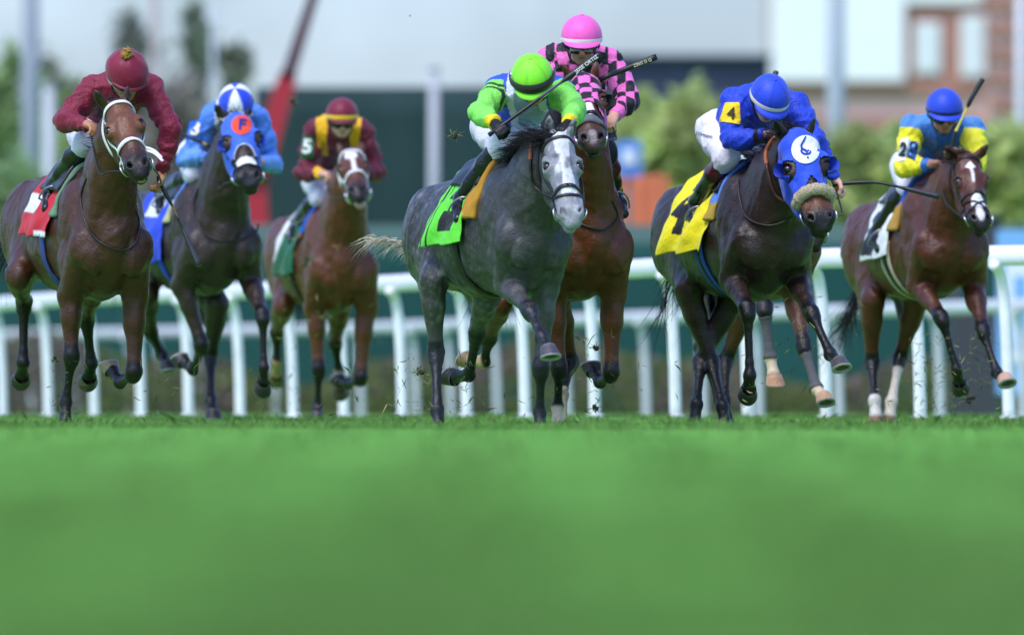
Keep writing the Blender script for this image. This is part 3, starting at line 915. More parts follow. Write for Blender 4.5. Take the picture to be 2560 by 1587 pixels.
        Vt, Q = f.mesh(1)
        s.V, s.Q = Vt, Q
        s.n = vnormals(Vt, Q)
        s.bvh = bvh_of(Vt, Q)
        del f.d
        base = V3(brk[0], Y0 + 0.6, ground_z(Y0 + 0.6))
        s.root = empty('racehorse', base, S['label'], 'horse', 'racehorses galloping in the pack')
        s.paint()
        obj('body', Vt, Q, M_COAT, s.root, s.col)
        s.hooves(); s.eyes(); s.mane(); s.tail()

    def H(s, l, t, n):
        h = s.hs
        return s.pl + (s.X * l * s.hw + s.A * t + s.N * n) * h
    def toH(s, Vt):
        return ((Vt - s.pl) @ s.hfr.T) / s.hs / np.array([s.hw, 1, 1])
    def frame(s, a):
        x = nrm(s.L - a * (a @ s.L)); return np.array([x, np.cross(a, x), a])
    def palmar(s, b):
        """backward side of a limb bone running down along b"""
        f_, u_ = b @ s.F, b @ s.U
        d = -(s.F * (-u_) + s.U * f_)
        return nrm(d - b * (b @ d))
    def leg_points(s, nm):
        S = s.S; fore = nm[0] == 'F'
        e, k, t, o = S[nm]
        sc = S.get('ls', 1.0)
        Ls = (0.43 * sc, 0.30 * sc, 0.20 * sc) if fore else (0.43 * sc, 0.37 * sc, 0.21 * sc)
        pts = [s.PT(e[:2], e[2] if len(e) > 2 else (0.25 if fore else 1.12))]
        for L_, q in zip(Ls, (k, t, o)):
            p0 = pts[-1]
            sg = q[2] if len(q) > 2 else 0
            if q[1] is None:       # stands on the ground
                y = p0[1] + sg * 0.10
                pts.append(V3((q[0] - 1280.0) / FPX * y, y, ground_z(y)))
                continue
            p = P(q[0], q[1], p0[1])
            pr = math.hypot(p[0] - p0[0], p[2] - p0[2])
            dy = sg * math.sqrt(max(L_ * L_ - pr * pr, 0.0))
            pts.append(P(q[0], q[1], p0[1] + dy))
        return np.array(pts)

    def do_head(s, f):
        H, S, hf = s.H, s.S, s.hfr
        h = s.hs
        e = lambda l, t, n, r, k=0.025, sub=False: f.ell(H(l, t, n), np.array(r) * h * np.array([s.hw, 1, 1]), hf, k, sub)
        e(0, 0.06, -0.085, (0.078, 0.10, 0.088))
        e(0, 0.180, -0.072, (0.086, 0.120, 0.070), 0.03)
        f.chain([H(0, 0.20, -0.055), H(0, 0.36, -0.056), H(0, 0.49, -0.052)], [0.068 * h, 0.052 * h, 0.046 * h], 0.03)
        f.chain([H(0, 0.22, -0.10), H(0, 0.40, -0.090), H(0, 0.52, -0.075)], [0.075 * h, 0.052 * h, 0.045 * h], 0.03)
        for q in (-1, 1):
            e(0.074 * q, 0.208, -0.052, (0.034, 0.050, 0.040), 0.022)
            e(0.070 * q, 0.182, -0.040, (0.030, 0.038, 0.022), 0.018)
            e(0.052 * q, 0.20, -0.165, (0.036, 0.115, 0.10), 0.03)
            f.cone(H(0.066 * q, 0.22, -0.085), H(0.046 * q, 0.37, -0.075), 0.020 * h, 0.014 * h, 0.02)   # facial crest
            f.cone(H(0.038 * q, 0.26, -0.215), H(0.024 * q, 0.48, -0.135), 0.042 * h, 0.030 * h, 0.03)
            f.cone(H(0.040 * q, 0.44, -0.06), H(0.036 * q, 0.52, -0.06), 0.028 * h, 0.034 * h, 0.03)
            e(0.040 * q, 0.525, -0.040, (0.026, 0.044, 0.030), 0.015)
        e(0, 0.515, -0.066, (0.052, 0.065, 0.052), 0.03)
        e(0, 0.572, -0.072, (0.046, 0.036, 0.036), 0.025)
        e(0, 0.545, -0.122, (0.038, 0.050, 0.032), 0.018)
        e(0, 0.515, -0.145, (0.030, 0.035, 0.028), 0.02)
        for q in (-1, 1):
            nfr = s.rotfr(q * 22)
            f.ell(H(0.043 * q, 0.535, -0.020), np.array((0.011, 0.024, 0.026)) * h, nfr, 0.008, True)
            f.ell(H(0.092 * q, 0.211, -0.038), np.array((0.030, 0.021, 0.024)) * h, hf, 0.010, True)
            # hollow above the eye and along the cheek
            f.ell(H(0.082 * q, 0.33, -0.115), np.array((0.018, 0.07, 0.03)) * h, hf, 0.03, True)
        e(0, 0.575, -0.100, (0.075, 0.040, 0.0055), 0.006, True)
        # ears
        s.ears = []
        for q, key in ((-1, 'earL'), (1, 'earR')):
            px, py, d = S[key]
            tip = P(px, py, s.pl[1] + d)
            b = H(0.050 * q, 0.0, -0.080)
            ln = np.linalg.norm(tip - b)
            if ln > 0.24:
                tip = b + (tip - b) * 0.24 / ln
            ax = nrm(tip - b)
            fc = s.N * 0.8 + s.X * q * 0.6 if S.get('earfwd', True) else -s.N * 0.3 + s.X * q
            fc = nrm(fc - ax * (fc @ ax))
            m = lerp(b, tip, 0.45)
            f.chain([b, lerp(b, tip, 0.22), m, lerp(b, tip, 0.75), tip], [0.030, 0.031, 0.036, 0.025, 0.005], 0.015, (fc, 0.62))
            f.cone(lerp(b, tip, 0.30) + fc * 0.020, lerp(b, tip, 0.80) + fc * 0.014, 0.017, 0.011, 0.008, sub=True)
            s.ears.append((b, tip, fc))

    def rotfr(s, deg):
        c, q = math.cos(R(deg)), math.sin(R(deg))
        return np.array([s.X * c + s.A * q, s.A * c - s.X * q, s.N])

    # ---- coat colours that belong to the animal (points, socks, blaze, muzzle)
    def paint(s):
        S = s.S; Vt = s.V; n = len(Vt)
        base = np.array(lin(S['coat']))
        col = np.tile(base, (n, 1))
        def mixc(w, c):
            w = np.clip(w, 0, 1)[:, None]
            col[:] = col * (1 - w) + np.array(lin(c) if isinstance(c, str) else c) * w
        def seg(a, b, r, soft, c, k=1.0):
            d, t = segdist(Vt, a, b)
            mixc((1 - sstep(r, r + soft, d)) * k, c)
        s.seg, s.mixc = seg, mixc
        hx = s.toH(Vt)
        s.hx = hx
        nz = wave(Vt[:, 0], Vt[:, 1], Vt[:, 2], 14, S['seed'])
        # flank and rump a little redder / paler than the topline
        z0 = s.brk[2]
        mixc(sstep(z0 - 0.15, z0 - 0.45, Vt[:, 2]) * 0.35, S.get('under', S['coat']))
        for nm in s.legs:
            E, K, T, O, cor = s.legs[nm]
            pt = S.get('points', '#0d0b0b')
            top = lerp(E, K, S.get('ptop', 0.62))
            d, t = segdist(Vt, top, K); w = (1 - sstep(0.085, 0.115, d)) * sstep(0.0, 0.9, t)
            mixc(w, pt)
            seg(K, T, 0.075, 0.03, pt); seg(T, O, 0.07, 0.03, pt)
            sock = S.get('socks', {}).get(nm)
            if sock:
                a = lerp(T, K, sock[0])
                d, t = segdist(Vt, a, O)
                ax = nrm(O - a); hgt = (Vt - a) @ ax + 0.008 * nz
                mixc((1 - sstep(0.075, 0.095, d)) * sstep(-0.012, 0.012, hgt), sock[1])
                if len(sock) > 2:     # only a heel / one side stays white
                    pass
        # muzzle
        g = sstep(0.40, 0.52, hx[:, 1] + 0.02 * nz) * (np.abs(hx[:, 0]) < 0.12) * (hx[:, 2] > -0.22) * (hx[:, 1] < 0.7)
        mixc(g * 0.92, S.get('muzzle', '#1a1716'))
        d = np.linalg.norm((hx - np.array([0, 0.585, -0.085])) / np.array([0.05, 0.02, 0.03]), axis=1)
        # round the eyes
        for q in (-1, 1):
            d = np.linalg.norm((hx - np.array([0.08 * q, 0.210, -0.055])) / np.array([0.05, 0.036, 0.03]), axis=1)
            mixc((1 - sstep(0.7, 1.25, d)) * 0.8, S.get('eyering', '#0b0909'))
            d = np.linalg.norm((hx - np.array([0.045 * q, 0.535, -0.022])) / np.array([0.016, 0.028, 0.03]), axis=1)
            mixc((1 - sstep(0.7, 1.1, d)), '#090606')
        for b, tip, fc in s.ears:
            seg(lerp(b, tip, 0.86), tip, 0.02, 0.02, S.get('eartip', '#120e0d'), 0.8)
            seg(lerp(b, tip, 0.3) + fc * 0.018, lerp(b, tip, 0.8) + fc * 0.012, 0.014, 0.008, S.get('earin', '#2a211d'), 0.7)
        if 'marks' in S:
            S['marks'](s, hx, nz, mixc)
        # the mouth is darker inside
        s.col = col

    def hooves(s):
        for nm in ('FR', 'FL', 'HR', 'HL'):
            E, K, T, O, cor = s.legs[nm]
            a = nrm(O - cor)
            f_, u_ = a @ s.F, a @ s.U
            do = s.F * (-u_) + s.U * f_
            if np.linalg.norm(do) < 0.5:
                do = do + (s.L * (-0.7 if f_ < 0 else 0.7))
            do = nrm(do - a * (a @ do))
            nb = nrm(0.80 * a - 0.60 * do); td = nrm(0.80 * do + 0.60 * a)
            if s.S.get('stand', {}).get(nm):
                nb = V3(0, 0, -1); td = s.F
            lat = np.cross(nb, td)
            m = MB()
            hc = np.array(lin(s.S.get('hoofcol', {}).get(nm, '#2b2826')))
            h = max(0.062, (O - cor) @ nb)
            rows = []; cols = []
            top = cor - nb * 0.006
            for t in np.linspace(0, 1, 7):
                ce = top + nb * h * t + td * (0.012 + 0.030 * t)
                rl = 0.046 + 0.014 * t; rf = 0.050 + 0.014 * t
                row = []
                for j in range(22):
                    ph = 2 * math.pi * j / 22
                    c, q = math.cos(ph), math.sin(ph)
                    back = 1.0 if c > 0 else 0.86
                    row.append(ce + td * rf * c * back + lat * rl * q + nb * (1 - t) * (-0.016 * c + 0.008))
                rows.append(row)
            G = np.array(rows)
            m.grid(G, hc, True)
            for i in range(22):          # pale growth ring under the coronet
                m.c[i] = tuple(hc * 0.6 + 0.10); m.c[22 + i] = tuple(hc * 1.15)
            last = G[-1]; ce = last.mean(0)
            shoe = [last + nb * 0.001 + (last - ce) * 0.02, last + nb * 0.010 + (last - ce) * 0.02, last + nb * 0.010 - (last - ce) * 0.22, last - nb * 0.004 - (last - ce) * 0.24]
            m.grid(np.array(shoe), (0.33, 0.32, 0.30), True)
            sole = [shoe[-1], last - nb * 0.012 - (last - ce) * 0.55, last - nb * 0.006 - (last - ce) * 0.93]
            m.grid(np.array(sole), (0.10, 0.085, 0.06), True)
            m.f.append(tuple(range(len(m.v) - 22, len(m.v)))[::-1])
            m.build('hoof', M_HOOF, s.root)

    def eyes(s):
        for q in (-1, 1):
            m = MB()
            m.ball(s.H(0.079 * q, 0.212, -0.044), np.array([0.025, 0.023, 0.022]) * s.hs, s.hfr, 16, 12)
            m.build('eye', M_EYE, s.root)

    def hairs(s, name, roots, dirs, lens, w, col, droop, curl, seed, parent=None, seg=7):
        rg = np.random.RandomState(seed)
        vs = []; fs = []; cs = []
        for r0, d, ln in zip(roots, dirs, lens):
            p = np.array(r0, float); d = nrm(d); k = ln / seg
            side = nrm(np.cross(d, rg.normal(size=3))); up2 = np.cross(side, d)
            ww = w * rg.uniform(0.6, 1.4); c = np.array(col) * rg.uniform(0.7, 1.25)
            o = len(vs)
            j = rg.normal(size=3) * curl
            for i in range(seg + 1):
                r_ = ww * (1 - (i / seg) ** 1.6 * 0.9)
                for a in (0, 2.1, 4.2):
                    vs.append(p + r_ * (math.cos(a) * side + math.sin(a) * up2)); cs.append(c)
                d = nrm(d + j / seg + np.array([0, 0, -droop / seg]) + rg.normal(size=3) * curl * 0.15)
                p = p + d * k
            for i in range(seg):
                for a in range(3):
                    b = (a + 1) % 3
                    fs.append((o + i * 3 + a, o + i * 3 + b, o + i * 3 + 3 + b, o + i * 3 + 3 + a))
        return obj(name, np.array(vs), np.array(fs), M_HAIR, parent or s.root, np.array(cs))

    def mane(s):
        S = s.S
        rg = np.random.RandomState(S['seed'] + 5)
        nb, m1, m2, th = s.neck
        crest = spline([s.wi + s.U * 0.0 + s.F * 0.05, m1 + s.ntop * 0.15, m2 + s.ntop * 0.12, s.H(0, -0.02, -0.14), s.H(0, 0.02, -0.04)], 60)
        roots = []; dirs = []; lens = []
        wx, wz, wy = S.get('mane', (-0.5, 0.7, 0.6))
        for i in range(S.get('nmane', 420)):
            t = rg.uniform(0, 1) ** 0.8
            p = crest[int(t * 59)] + rg.normal(size=3) * 0.010
            r = s.bvh.find_nearest(Vector(p))
            if r[0] is not None:
                p = np.array(r[0]) - np.array(r[1]) * 0.004
            roots.append(p)
            dirs.append(s.U * wz + s.L * (wx + rg.normal() * 0.30) - s.F * (wy + rg.normal() * 0.2) + rg.normal(size=3) * 0.12)
            lens.append(S.get('mlen', 0.15) * rg.uniform(0.6, 1.3) * (0.6 if t > 0.93 else 1))
        s.hairs('mane', roots, dirs, lens, 0.0024, lin(S.get('hair', '#100d0c')), 1.0, 0.55, S['seed'])

    def tail(s):
        S = s.S
        rg = np.random.RandomState(S['seed'] + 9)
        base = s.rmp - s.F * 0.36 + s.U * S.get('tup', 0.16)
        dx, dz = S.get('tail', (-0.25, -0.5))
        roots = []; dirs = []; lens = []
        d0 = nrm(-s.F * 0.9 + s.L * dx + s.U * (dz + 0.4))
        core = spline([base + s.F * 0.05, base + d0 * 0.14, base + d0 * 0.25 + (s.L * dx + s.U * dz) * 0.25], 12)
        for i in range(S.get('ntail', 260)):
            t = rg.uniform(0, 1)
            p = core[int(t * 11)] + rg.normal(size=3) * 0.012
            roots.append(p); dirs.append(d0 * 0.5 + s.L * dx * 1.2 + s.U * dz * 0.9 + rg.normal(size=3) * 0.16)
            lens.append(S.get('tlen', 0.6) * rg.uniform(0.6, 1.1))
        s.hairs('tail', roots, dirs, lens, 0.0026, lin(S.get('thair', S.get('hair', '#100d0c'))), S.get('tdroop', 0.7), 0.45, S['seed'] + 1, seg=9)

    # ---- tack
    def loop(s, t, n0=-0.09, l=0.16, nn=None, a0=0, a1=360, k=28, off=0.004, tilt=0.0, r=0.3):
        """points round the head at distance t from the poll, snapped onto the skin"""
        c = (0, t, n0)
        pts = []; nor = []
        for a in np.linspace(R(a0), R(a1), k):
            dl, dn = math.sin(a), math.cos(a)
            o = s.H(dl * r, t + tilt * (dn * 0.1), n0 + dn * r)
            cc = s.H(0, t + tilt * 0.0, n0)
            h = shoot(s.bvh, o, cc - o, off)
            if h is None: continue
            pts.append(h[0]); nor.append(h[1])
        return np.array(pts), np.array(nor)
    def surf(s, pts, n, off=0.004):
        """polyline in head coordinates (l,t,n) snapped onto the skin"""
        sp = spline(pts, n)
        a = []; b = []
        for p in sp:
            q, m = snap(s.bvh, s.H(*p), off)
            a.append(q); b.append(m)
        a = np.array(a); b = np.array(b)
        for _ in range(2):
            a[1:-1] = 0.5 * a[1:-1] + 0.25 * (a[:-2] + a[2:]); b[1:-1] = b[1:-1] + b[:-2] + b[2:]
        return a, b
    def bridle(s, m_, w=0.020, nose=True, brow=True, t_nose=0.37, crank=None):
        b = MB()
        if brow:
            p, n = s.surf([(-0.072, 0.055, -0.09), (-0.05, 0.05, -0.02), (0, 0.052, 0.0), (0.05, 0.05, -0.02), (0.072, 0.055, -0.09)], 22, 0.006)
            b.ribbon(p, n, w, 0.004)
        if nose:
            p, n = s.loop(t_nose, -0.085, k=40, off=0.005)
            b.ribbon(p, n, w * 1.15, 0.005)
        for q in (-1, 1):
            p, n = s.surf([(0.03 * q, -0.03, -0.10), (0.07 * q, 0.04, -0.11), (0.098 * q, 0.15, -0.115), (0.085 * q, 0.28, -0.11), (0.07 * q, 0.38, -0.105), (0.058 * q, 0.48, -0.095)], 26, 0.006)
            b.ribbon(p, n, w, 0.004)
            p, n = s.surf([(0.05 * q, -0.01, -0.13), (0.085 * q, 0.06, -0.18), (0.07 * q, 0.16, -0.255), (0.0, 0.19, -0.285)], 18, 0.006)
            b.ribbon(p, n, w * 0.8, 0.004)
        br = b.build('bridle', m_, s.root)
        for q in (-1, 1):
            k = MB()
            c, n = snap(s.bvh, s.H(0.065 * q, 0.488, -0.098), 0.010)
            k.torus(c, n, 0.038, 0.0055, 22, 8)
            k.tube([c - s.X * q * 0.005, s.H(0.0, 0.50, -0.10)], 0.008, 8)
            k.build('bit_ring', M_STEEL, br)
            s.bit = getattr(s, 'bit', {}); s.bit[q] = c
        return br
    def shell(s, keep, off, mat_, name, col, parent=None, thick=0.004):
        """cloth cut from the skin: faces whose corners all satisfy keep, lifted off"""
        Q = s.Q[keep[s.Q].all(1)]
        u = np.unique(Q); re = np.full(len(s.V), -1); re[u] = np.arange(len(u))
        Vv = s.V[u] + s.n[u] * off
        o = obj(name, Vv, re[Q], mat_, parent or s.root, col[u])
        s.last_shell = bvh_of(Vv + s.n[u] * thick, re[Q])
        return o
    def cord(s, pxs, r, mat_, name, off=0.01, n=50, lift=0.0):
        """a cord lying on the horse where these photo spots fall"""
        sp = spline([(x, y, 0) for x, y in pxs], n)
        out = []; last = None
        for x, y, _ in sp:
            h = hit(s.bvh, x, y, off)
            if h is not None and (last is None or abs(h[0][1] - last[1]) < 0.15):
                last = h[0]
            if last is not None:
                q = P(x, y, last[1]); out.append(q)
        out = np.array(out)
        for _ in range(6):
            out[1:-1] = 0.5 * out[1:-1] + 0.25 * (out[:-2] + out[2:])
        m = MB(); m.tube(out, r, 7)
        return m.build(name, mat_, s.root)

    def drape(s, name, u0, u1, a0, a1, colfn, mat_, off=0.014, du=26, da=44, flare=0.03, puff=0.0, skew=0.0, seed=0, thick=0.006, wav=0.01):
        """cloth laid over the back: u along the spine (0 withers .. 1 croup), a angle round the trunk (deg, minus = image left)"""
        rowsA = []; cols = []
        ax0 = s.brk + s.U * 0.05 - s.F * 0.0; ax1 = s.rmp + s.U * 0.05
        us = np.linspace(u0, u1, du); aa = np.linspace(a0, a1, da)
        for i, u in enumerate(us):
            row = []
            for j, a in enumerate(aa):
                e = max(0, (abs(a) - 50) / 60.0)
                c = lerp(ax0, ax1, u + skew * e * ((u - u0) / (u1 - u0)))
                d = s.U * math.cos(R(a)) + s.L * math.sin(R(a))
                h = shoot(s.bvh, c + d * 0.75, -d)
                p = h[0] if h is not None else c + d * 0.3
                e = max(0, (abs(a) - 60) / 60.0)
                o = off + puff * sstep(0.45, 1.0, (u - u0) / (u1 - u0)) * math.sin(min(1.0, abs(a) / 70.0) * 1.8) + flare * e ** 2 + wav * (0.4 + e) * math.sin(u * 23 + a * 0.05 + seed) * sstep(10, 60, abs(a)) + 0.004 * math.sin(a * 0.21 + u * 31 + seed)
                row.append(p + d * o)
            rowsA.append(row)
        G = np.array(rowsA)
        for _ in range(2):
            G[1:-1, 1:-1] = 0.4 * G[1:-1, 1:-1] + 0.15 * (G[:-2, 1:-1] + G[2:, 1:-1] + G[1:-1, :-2] + G[1:-1, 2:])
        n = len(us); m = len(aa)
        col = np.array([[colfn(u, a) for a in aa] for u in us])
        V_ = G.reshape(-1, 3)
        f = np.array([(i * m + j, i * m + j + 1, (i + 1) * m + j + 1, (i + 1) * m + j) for i in range(n - 1) for j in range(m - 1)])
        nn = vnormals(V_, f)
        if (nn @ s.U).mean() < 0:
            f = f[:, ::-1]; nn = -nn
        o = obj(name, V_, f, mat_, s.root, col.reshape(-1, col.shape[-1]))
        md = o.modifiers.new('thickness', 'SOLIDIFY'); md.thickness = thick; md.offset = -1
        return o, G
# ------------------------------------------------------------------ the rider
class Rider:
    def __init__(s, J, horse):
        s.J, s.h = J, horse
        Y0 = horse.Y0
        U = V3(0, 0, 1); s.U = U
        PT = lambda p: P(p[0], p[1], Y0 + p[2])
        def nxt(p0, q, Ln):
            p = P(q[0], q[1], p0[1])
            pr = math.hypot(p[0] - p0[0], p[2] - p0[2])
            return P(q[0], q[1], p0[1] + (q[2] if len(q) > 2 else -1) * math.sqrt(max(Ln * Ln - pr * pr, 0)))
        s.hel = PT(J['hel'])
        yaw, pit, rol = [R(a) for a in J.get('look', (0, 25, 0))]
        f = V3(math.sin(yaw) * math.cos(pit), -math.cos(yaw) * math.cos(pit), -math.sin(pit))
        r = nrm(np.cross(f, U)); r = -r if r[0] < 0 else r
        u = np.cross(r, f); u = u if u[2] > 0 else -u
        r, u = r * math.cos(rol) + u * math.sin(rol), u * math.cos(rol) - r * math.sin(rol)
        s.hf, s.hr, s.hu = f, r, u
        hfr = np.array([r, f, u]); s.hfr = hfr
        k = J.get('hs', 1.0); s.k = k
        shA, shB = PT(J['shA']), PT(J['shB'])
        elA, elB = nxt(shA, J['elA'], 0.28), nxt(shB, J['elB'], 0.28)
        haA, haB = nxt(elA, J['haA'], 0.25), nxt(elB, J['haB'], 0.25)
        pel = PT(J['pel'])
        side = J.get('legside', 'A')
        leg = []
        for nm, rad in (('knee', 0.075), ('ank', 0.055), ('toe', 0.05)):
            q = J[nm]
            hh = hit(horse.bvh, q[0], q[1])
            y = None
            if hh is not None:
                p, n = hh
                p = p + n * (rad + 0.035)
                y = p[1]
            if len(q) > 2: y = Y0 + q[2]
            if y is None: y = Y0 + {'knee': 0.42, 'ank': 0.75, 'toe': 0.65}[nm]
            leg.append(P(q[0], q[1], y))
        kn, an, to = leg
        # keep the shin and foot at human length
        if np.linalg.norm(an - kn) > 0.50: an = kn + nrm(an - kn) * 0.50
        v = to - an
        v = v + horse.F * max(0.0, 0.15 - v @ horse.F)
        to = an + nrm(v) * 0.17
        mir = lambda p: p - 2 * horse.L * ((p - horse.brk) @ horse.L)
        legA = (kn, an, to); legB = tuple(mir(p) for p in legA)
        if side == 'B': legA, legB = legB, legA
        s.shA, s.shB, s.elA, s.elB, s.haA, s.haB, s.pel, s.legA, s.legB = shA, shB, elA, elB, haA, haB, pel, legA, legB
        rt = nrm(shB - shA); ch = (shA + shB) / 2; s.rt = rt; s.ch = ch
        hd = s.hel - u * 0.045 * k - f * 0.012; s.hd = hd
        neck = ch + U * 0.02 + (s.hel - ch) * 0.25
        tax = nrm(pel - ch); tn = nrm(np.cross(rt, tax))        # torso normal (back)
        if tn[2] < 0: tn = -tn
        s.tn, s.tax = tn, tax
        dn = -tn
        hips = [pel - rt * 0.085, pel + rt * 0.085]
        if hips[0][0] > hips[1][0]: hips = hips[::-1]
        allp = np.array([s.hel, shA, shB, elA, elB, haA, haB, pel, *legA, *legB])
        lo, hi = allp.min(0) - 0.24, allp.max(0) + 0.24
        s.root = empty('person', pel, J['label'], 'jockey', 'jockeys riding in the race')
        # --- the body itself, one skin
        B = Field(lo, hi, min(VOX, 0.0075)); h = lambda a, b, c: hd + (r * a + f * b + u * c) * k
        e = lambda c, rr, kk=0.02, sub=False: B.ell(h(*c), np.array(rr) * k, hfr, kk, sub)
        e((0, -0.01, 0.035), (0.074, 0.092, 0.085)); e((0, 0.035, -0.045), (0.060, 0.058, 0.070), 0.03)
        e((0, 0.060, -0.088), (0.030, 0.030, 0.026), 0.03)
        e((0, 0.072, 0.025), (0.056, 0.022, 0.018), 0.02)
        for q in (-1, 1):
            e((0.034 * q, 0.066, -0.030), (0.022, 0.026, 0.024), 0.02)
            e((0.032 * q, 0.090, 0.002), (0.016, 0.012, 0.010), 0.01, True)
            e((0.076 * q, -0.01, -0.015), (0.010, 0.020, 0.030), 0.01)
        B.cone(h(0, 0.086, 0.0), h(0, 0.106, -0.034), 0.010 * k, 0.015 * k, 0.015)
        e((0, 0.086, -0.063), (0.024, 0.013, 0.008), 0.012); e((0, 0.083, -0.077), (0.020, 0.012, 0.008), 0.010)
        e((0, 0.098, -0.070), (0.022, 0.012, 0.0028), 0.004, True)
        B.cone(h(0, -0.02, -0.06), ch, 0.052, 0.062, 0.03)
        B.chain([ch, lerp(ch, pel, 0.5), pel], [0.115, 0.10, 0.10], 0.05, (tn, 0.75))
        for sh, el, ha in ((shA, elA, haA), (shB, elB, haB)):
            B.cone(ch, sh, 0.07, 0.055, 0.03)
            B.chain([sh, lerp(sh, el, 0.5), el, lerp(el, ha, 0.3), ha], [0.052, 0.044, 0.037, 0.038, 0.026], 0.02)
        for hp, lg in ((hips[0], legA), (hips[1], legB)):
            kn, an, to = lg
            ft = lerp(an, to, 0.72) + nrm(an - kn) * 0.022
            B.chain([hp, lerp(hp, kn, 0.5), kn, lerp(kn, an, 0.35), an, ft], [0.085, 0.068, 0.050, 0.046, 0.030, 0.020], 0.012)
        s.hands = []
        for nm, el, ha, q in (('A', elA, haA, 1), ('B', elB, haB, -1)):
            s.hands.append(s.hand(B, nm, el, ha, q))
        Vt, Q = B.mesh(1)
        s.bodyV = Vt
        col = np.tile(np.array(lin(J.get('skin', '#c08a70'))), (len(Vt), 1))
        hx = ((Vt - hd) @ hfr.T) / k
        def mixc(w, c):
            w = np.clip(w, 0, 1)[:, None]; col[:] = col * (1 - w) + np.array(lin(c)) * w
        lips = np.linalg.norm((hx - np.array([0, 0.092, -0.069])) / np.array([0.026, 0.02, 0.014]), axis=1)
        mixc((1 - sstep(0.7, 1.2, lips)) * 0.6, J.get('lips', '#96534c'))
        if 'beard' in J:
            mixc(sstep(-0.03, -0.055, hx[:, 2]) * sstep(0.02, 0.06, hx[:, 1]) * (hx[:, 2] > -0.13) * 0.5, J['beard'])
        mixc(sstep(-0.005, 0.012, hx[:, 2]) * sstep(0.03, -0.01, hx[:, 1]) * (np.abs(hx).max(1) < 0.14) * 0.9, J.get('hair', '#17110e'))
        for g, (c0, hdv, _) in zip('AB', s.hands):
            if 'glove' in J:
                d = np.linalg.norm(Vt - c0, axis=1); mixc((1 - sstep(0.105, 0.115, d)), J['glove'])
        obj('body', Vt, Q, M_SKIN, s.root, col)
        # --- silks
        Fd = Field(lo, hi, min(VOX, 0.0085))
        wst = lerp(ch, pel, 0.92)
        Fd.chain([ch + tn * 0.02, lerp(ch, pel, 0.35) + tn * 0.035, lerp(ch, pel, 0.62) + tn * 0.02, wst], [0.140, 0.150, 0.136, 0.120], 0.07, (tn, 0.78))
        Fd.cone(ch - tn * 0.01 - tax * 0.02, ch - tax * 0.055 + tn * 0.012, 0.085, 0.062, 0.04)
        for sh, el, ha in ((shA, elA, haA), (shB, elB, haB)):
            Fd.cone(ch + tn * 0.01, sh, 0.10, 0.078, 0.06)
            cu = lerp(el, ha, J.get('cuff', 0.80))
            Fd.chain([sh, lerp(sh, el, 0.45), el], [0.078, 0.069, 0.060], 0.04)
            Fd.chain([el, lerp(el, ha, 0.3), cu], [0.060, 0.057, 0.039], 0.03)
        sd = J['seed']
        def folds(x, y, z):
            p = np.stack([x, y, z], 1).astype(np.float64)
            o = np.zeros(len(p))
            for sh, el, ha in ((shA, elA, haA), (shB, elB, haB)):
                d, t = segdist(p, sh, el); w = np.exp(-(d / 0.09) ** 2)
                o += w * 0.0085 * np.sin(t * 17 + 5 * wave(x, y, z, 16, sd) + sd)
                d, t = segdist(p, el, ha); w = np.exp(-(d / 0.08) ** 2)
                o += w * 0.0080 * np.sin(t * 20 + 5 * wave(x, y, z, 18, sd + 1)) 
                d = np.linalg.norm(p - el, axis=1)
                o += np.exp(-(d / 0.06) ** 2) * 0.004 * np.sin(60 * (p @ rt) + 4 * wave(x, y, z, 14, sd))
            o += 0.008 * wave(x, y, z, 22, sd + 3) - 0.009 * np.exp(-(wave(x, y, z, 20, sd + 5) / 0.13) ** 2) + 0.005 * np.exp(-(wave(x, y, z, 33, sd + 9) / 0.11) ** 2)
            return o
        Fd.wobble(folds, 0.03)
        SV, SQ = Fd.mesh(1)
        s.SV, s.SQ, s.Sn = SV, SQ, vnormals(SV, SQ)
        s.sbvh = bvh_of(SV, SQ)
        # who is nearest: 0 torso 1 upper A 2 fore A 3 upper B 4 fore B
        ds = [segdist(SV, ch, pel)[0] / 1.7]; ts = [segdist(SV, ch, pel)[1]]
        for a, b in ((shA, elA), (elA, haA), (shB, elB), (elB, haB)):
            d, t = segdist(SV, a, b); ds.append(d); ts.append(t)
        ds = np.array(ds); reg = ds.argmin(0); tt = np.array(ts)[reg, np.arange(len(reg))]
        loc = np.stack([(SV - ch) @ rt, (SV - ch) @ tn, (SV - ch) @ tax], 1)
        sc = J['silk'](s, SV, reg, tt, loc)
        s.silk = obj('silk_shirt', SV, SQ, M_SILK, s.root, sc)
        s.reg, s.tt, s.loc = reg, tt, loc
        # --- breeches and boots
        Fb = Field(lo, hi, min(VOX, 0.0085))
        Fb.ell(pel, (0.145, 0.13, 0.115), np.array([rt, tax, tn]), 0.04)
        Fb.cone(wst, pel, 0.115, 0.13, 0.05, (tn, 0.8))
        for hp, lg in ((hips[0], legA), (hips[1], legB)):
            kn, an, to = lg
            Fb.chain([hp + tn * 0.01, lerp(hp, kn, 0.45), kn, lerp(kn, an, 0.22)], [0.120, 0.098, 0.066, 0.054], 0.05)
            la = np.array([kn, an, to]); Fo = Field(la.min(0) - 0.13, la.max(0) + 0.13, 0.007); bt = lerp(kn, an, 0.16)
            Fo.chain([bt, lerp(kn, an, 0.38), lerp(kn, an, 0.75), an], [0.064, 0.068, 0.054, 0.046], 0.02)
            fd = nrm(to - an); heel = an - fd * 0.035 + nrm(an - kn) * 0.035
            Fo.chain([an, heel], [0.042, 0.036], 0.02)
            Fo.chain([heel, lerp(an, to, 0.55) + nrm(an - kn) * 0.025, to + fd * 0.045 + nrm(an - kn) * 0.02], [0.036, 0.040, 0.030], 0.02)
            Fo.wobble(lambda x, y, z: 0.0035 * wave(x, y, z, 45, sd + 4), 0.03)
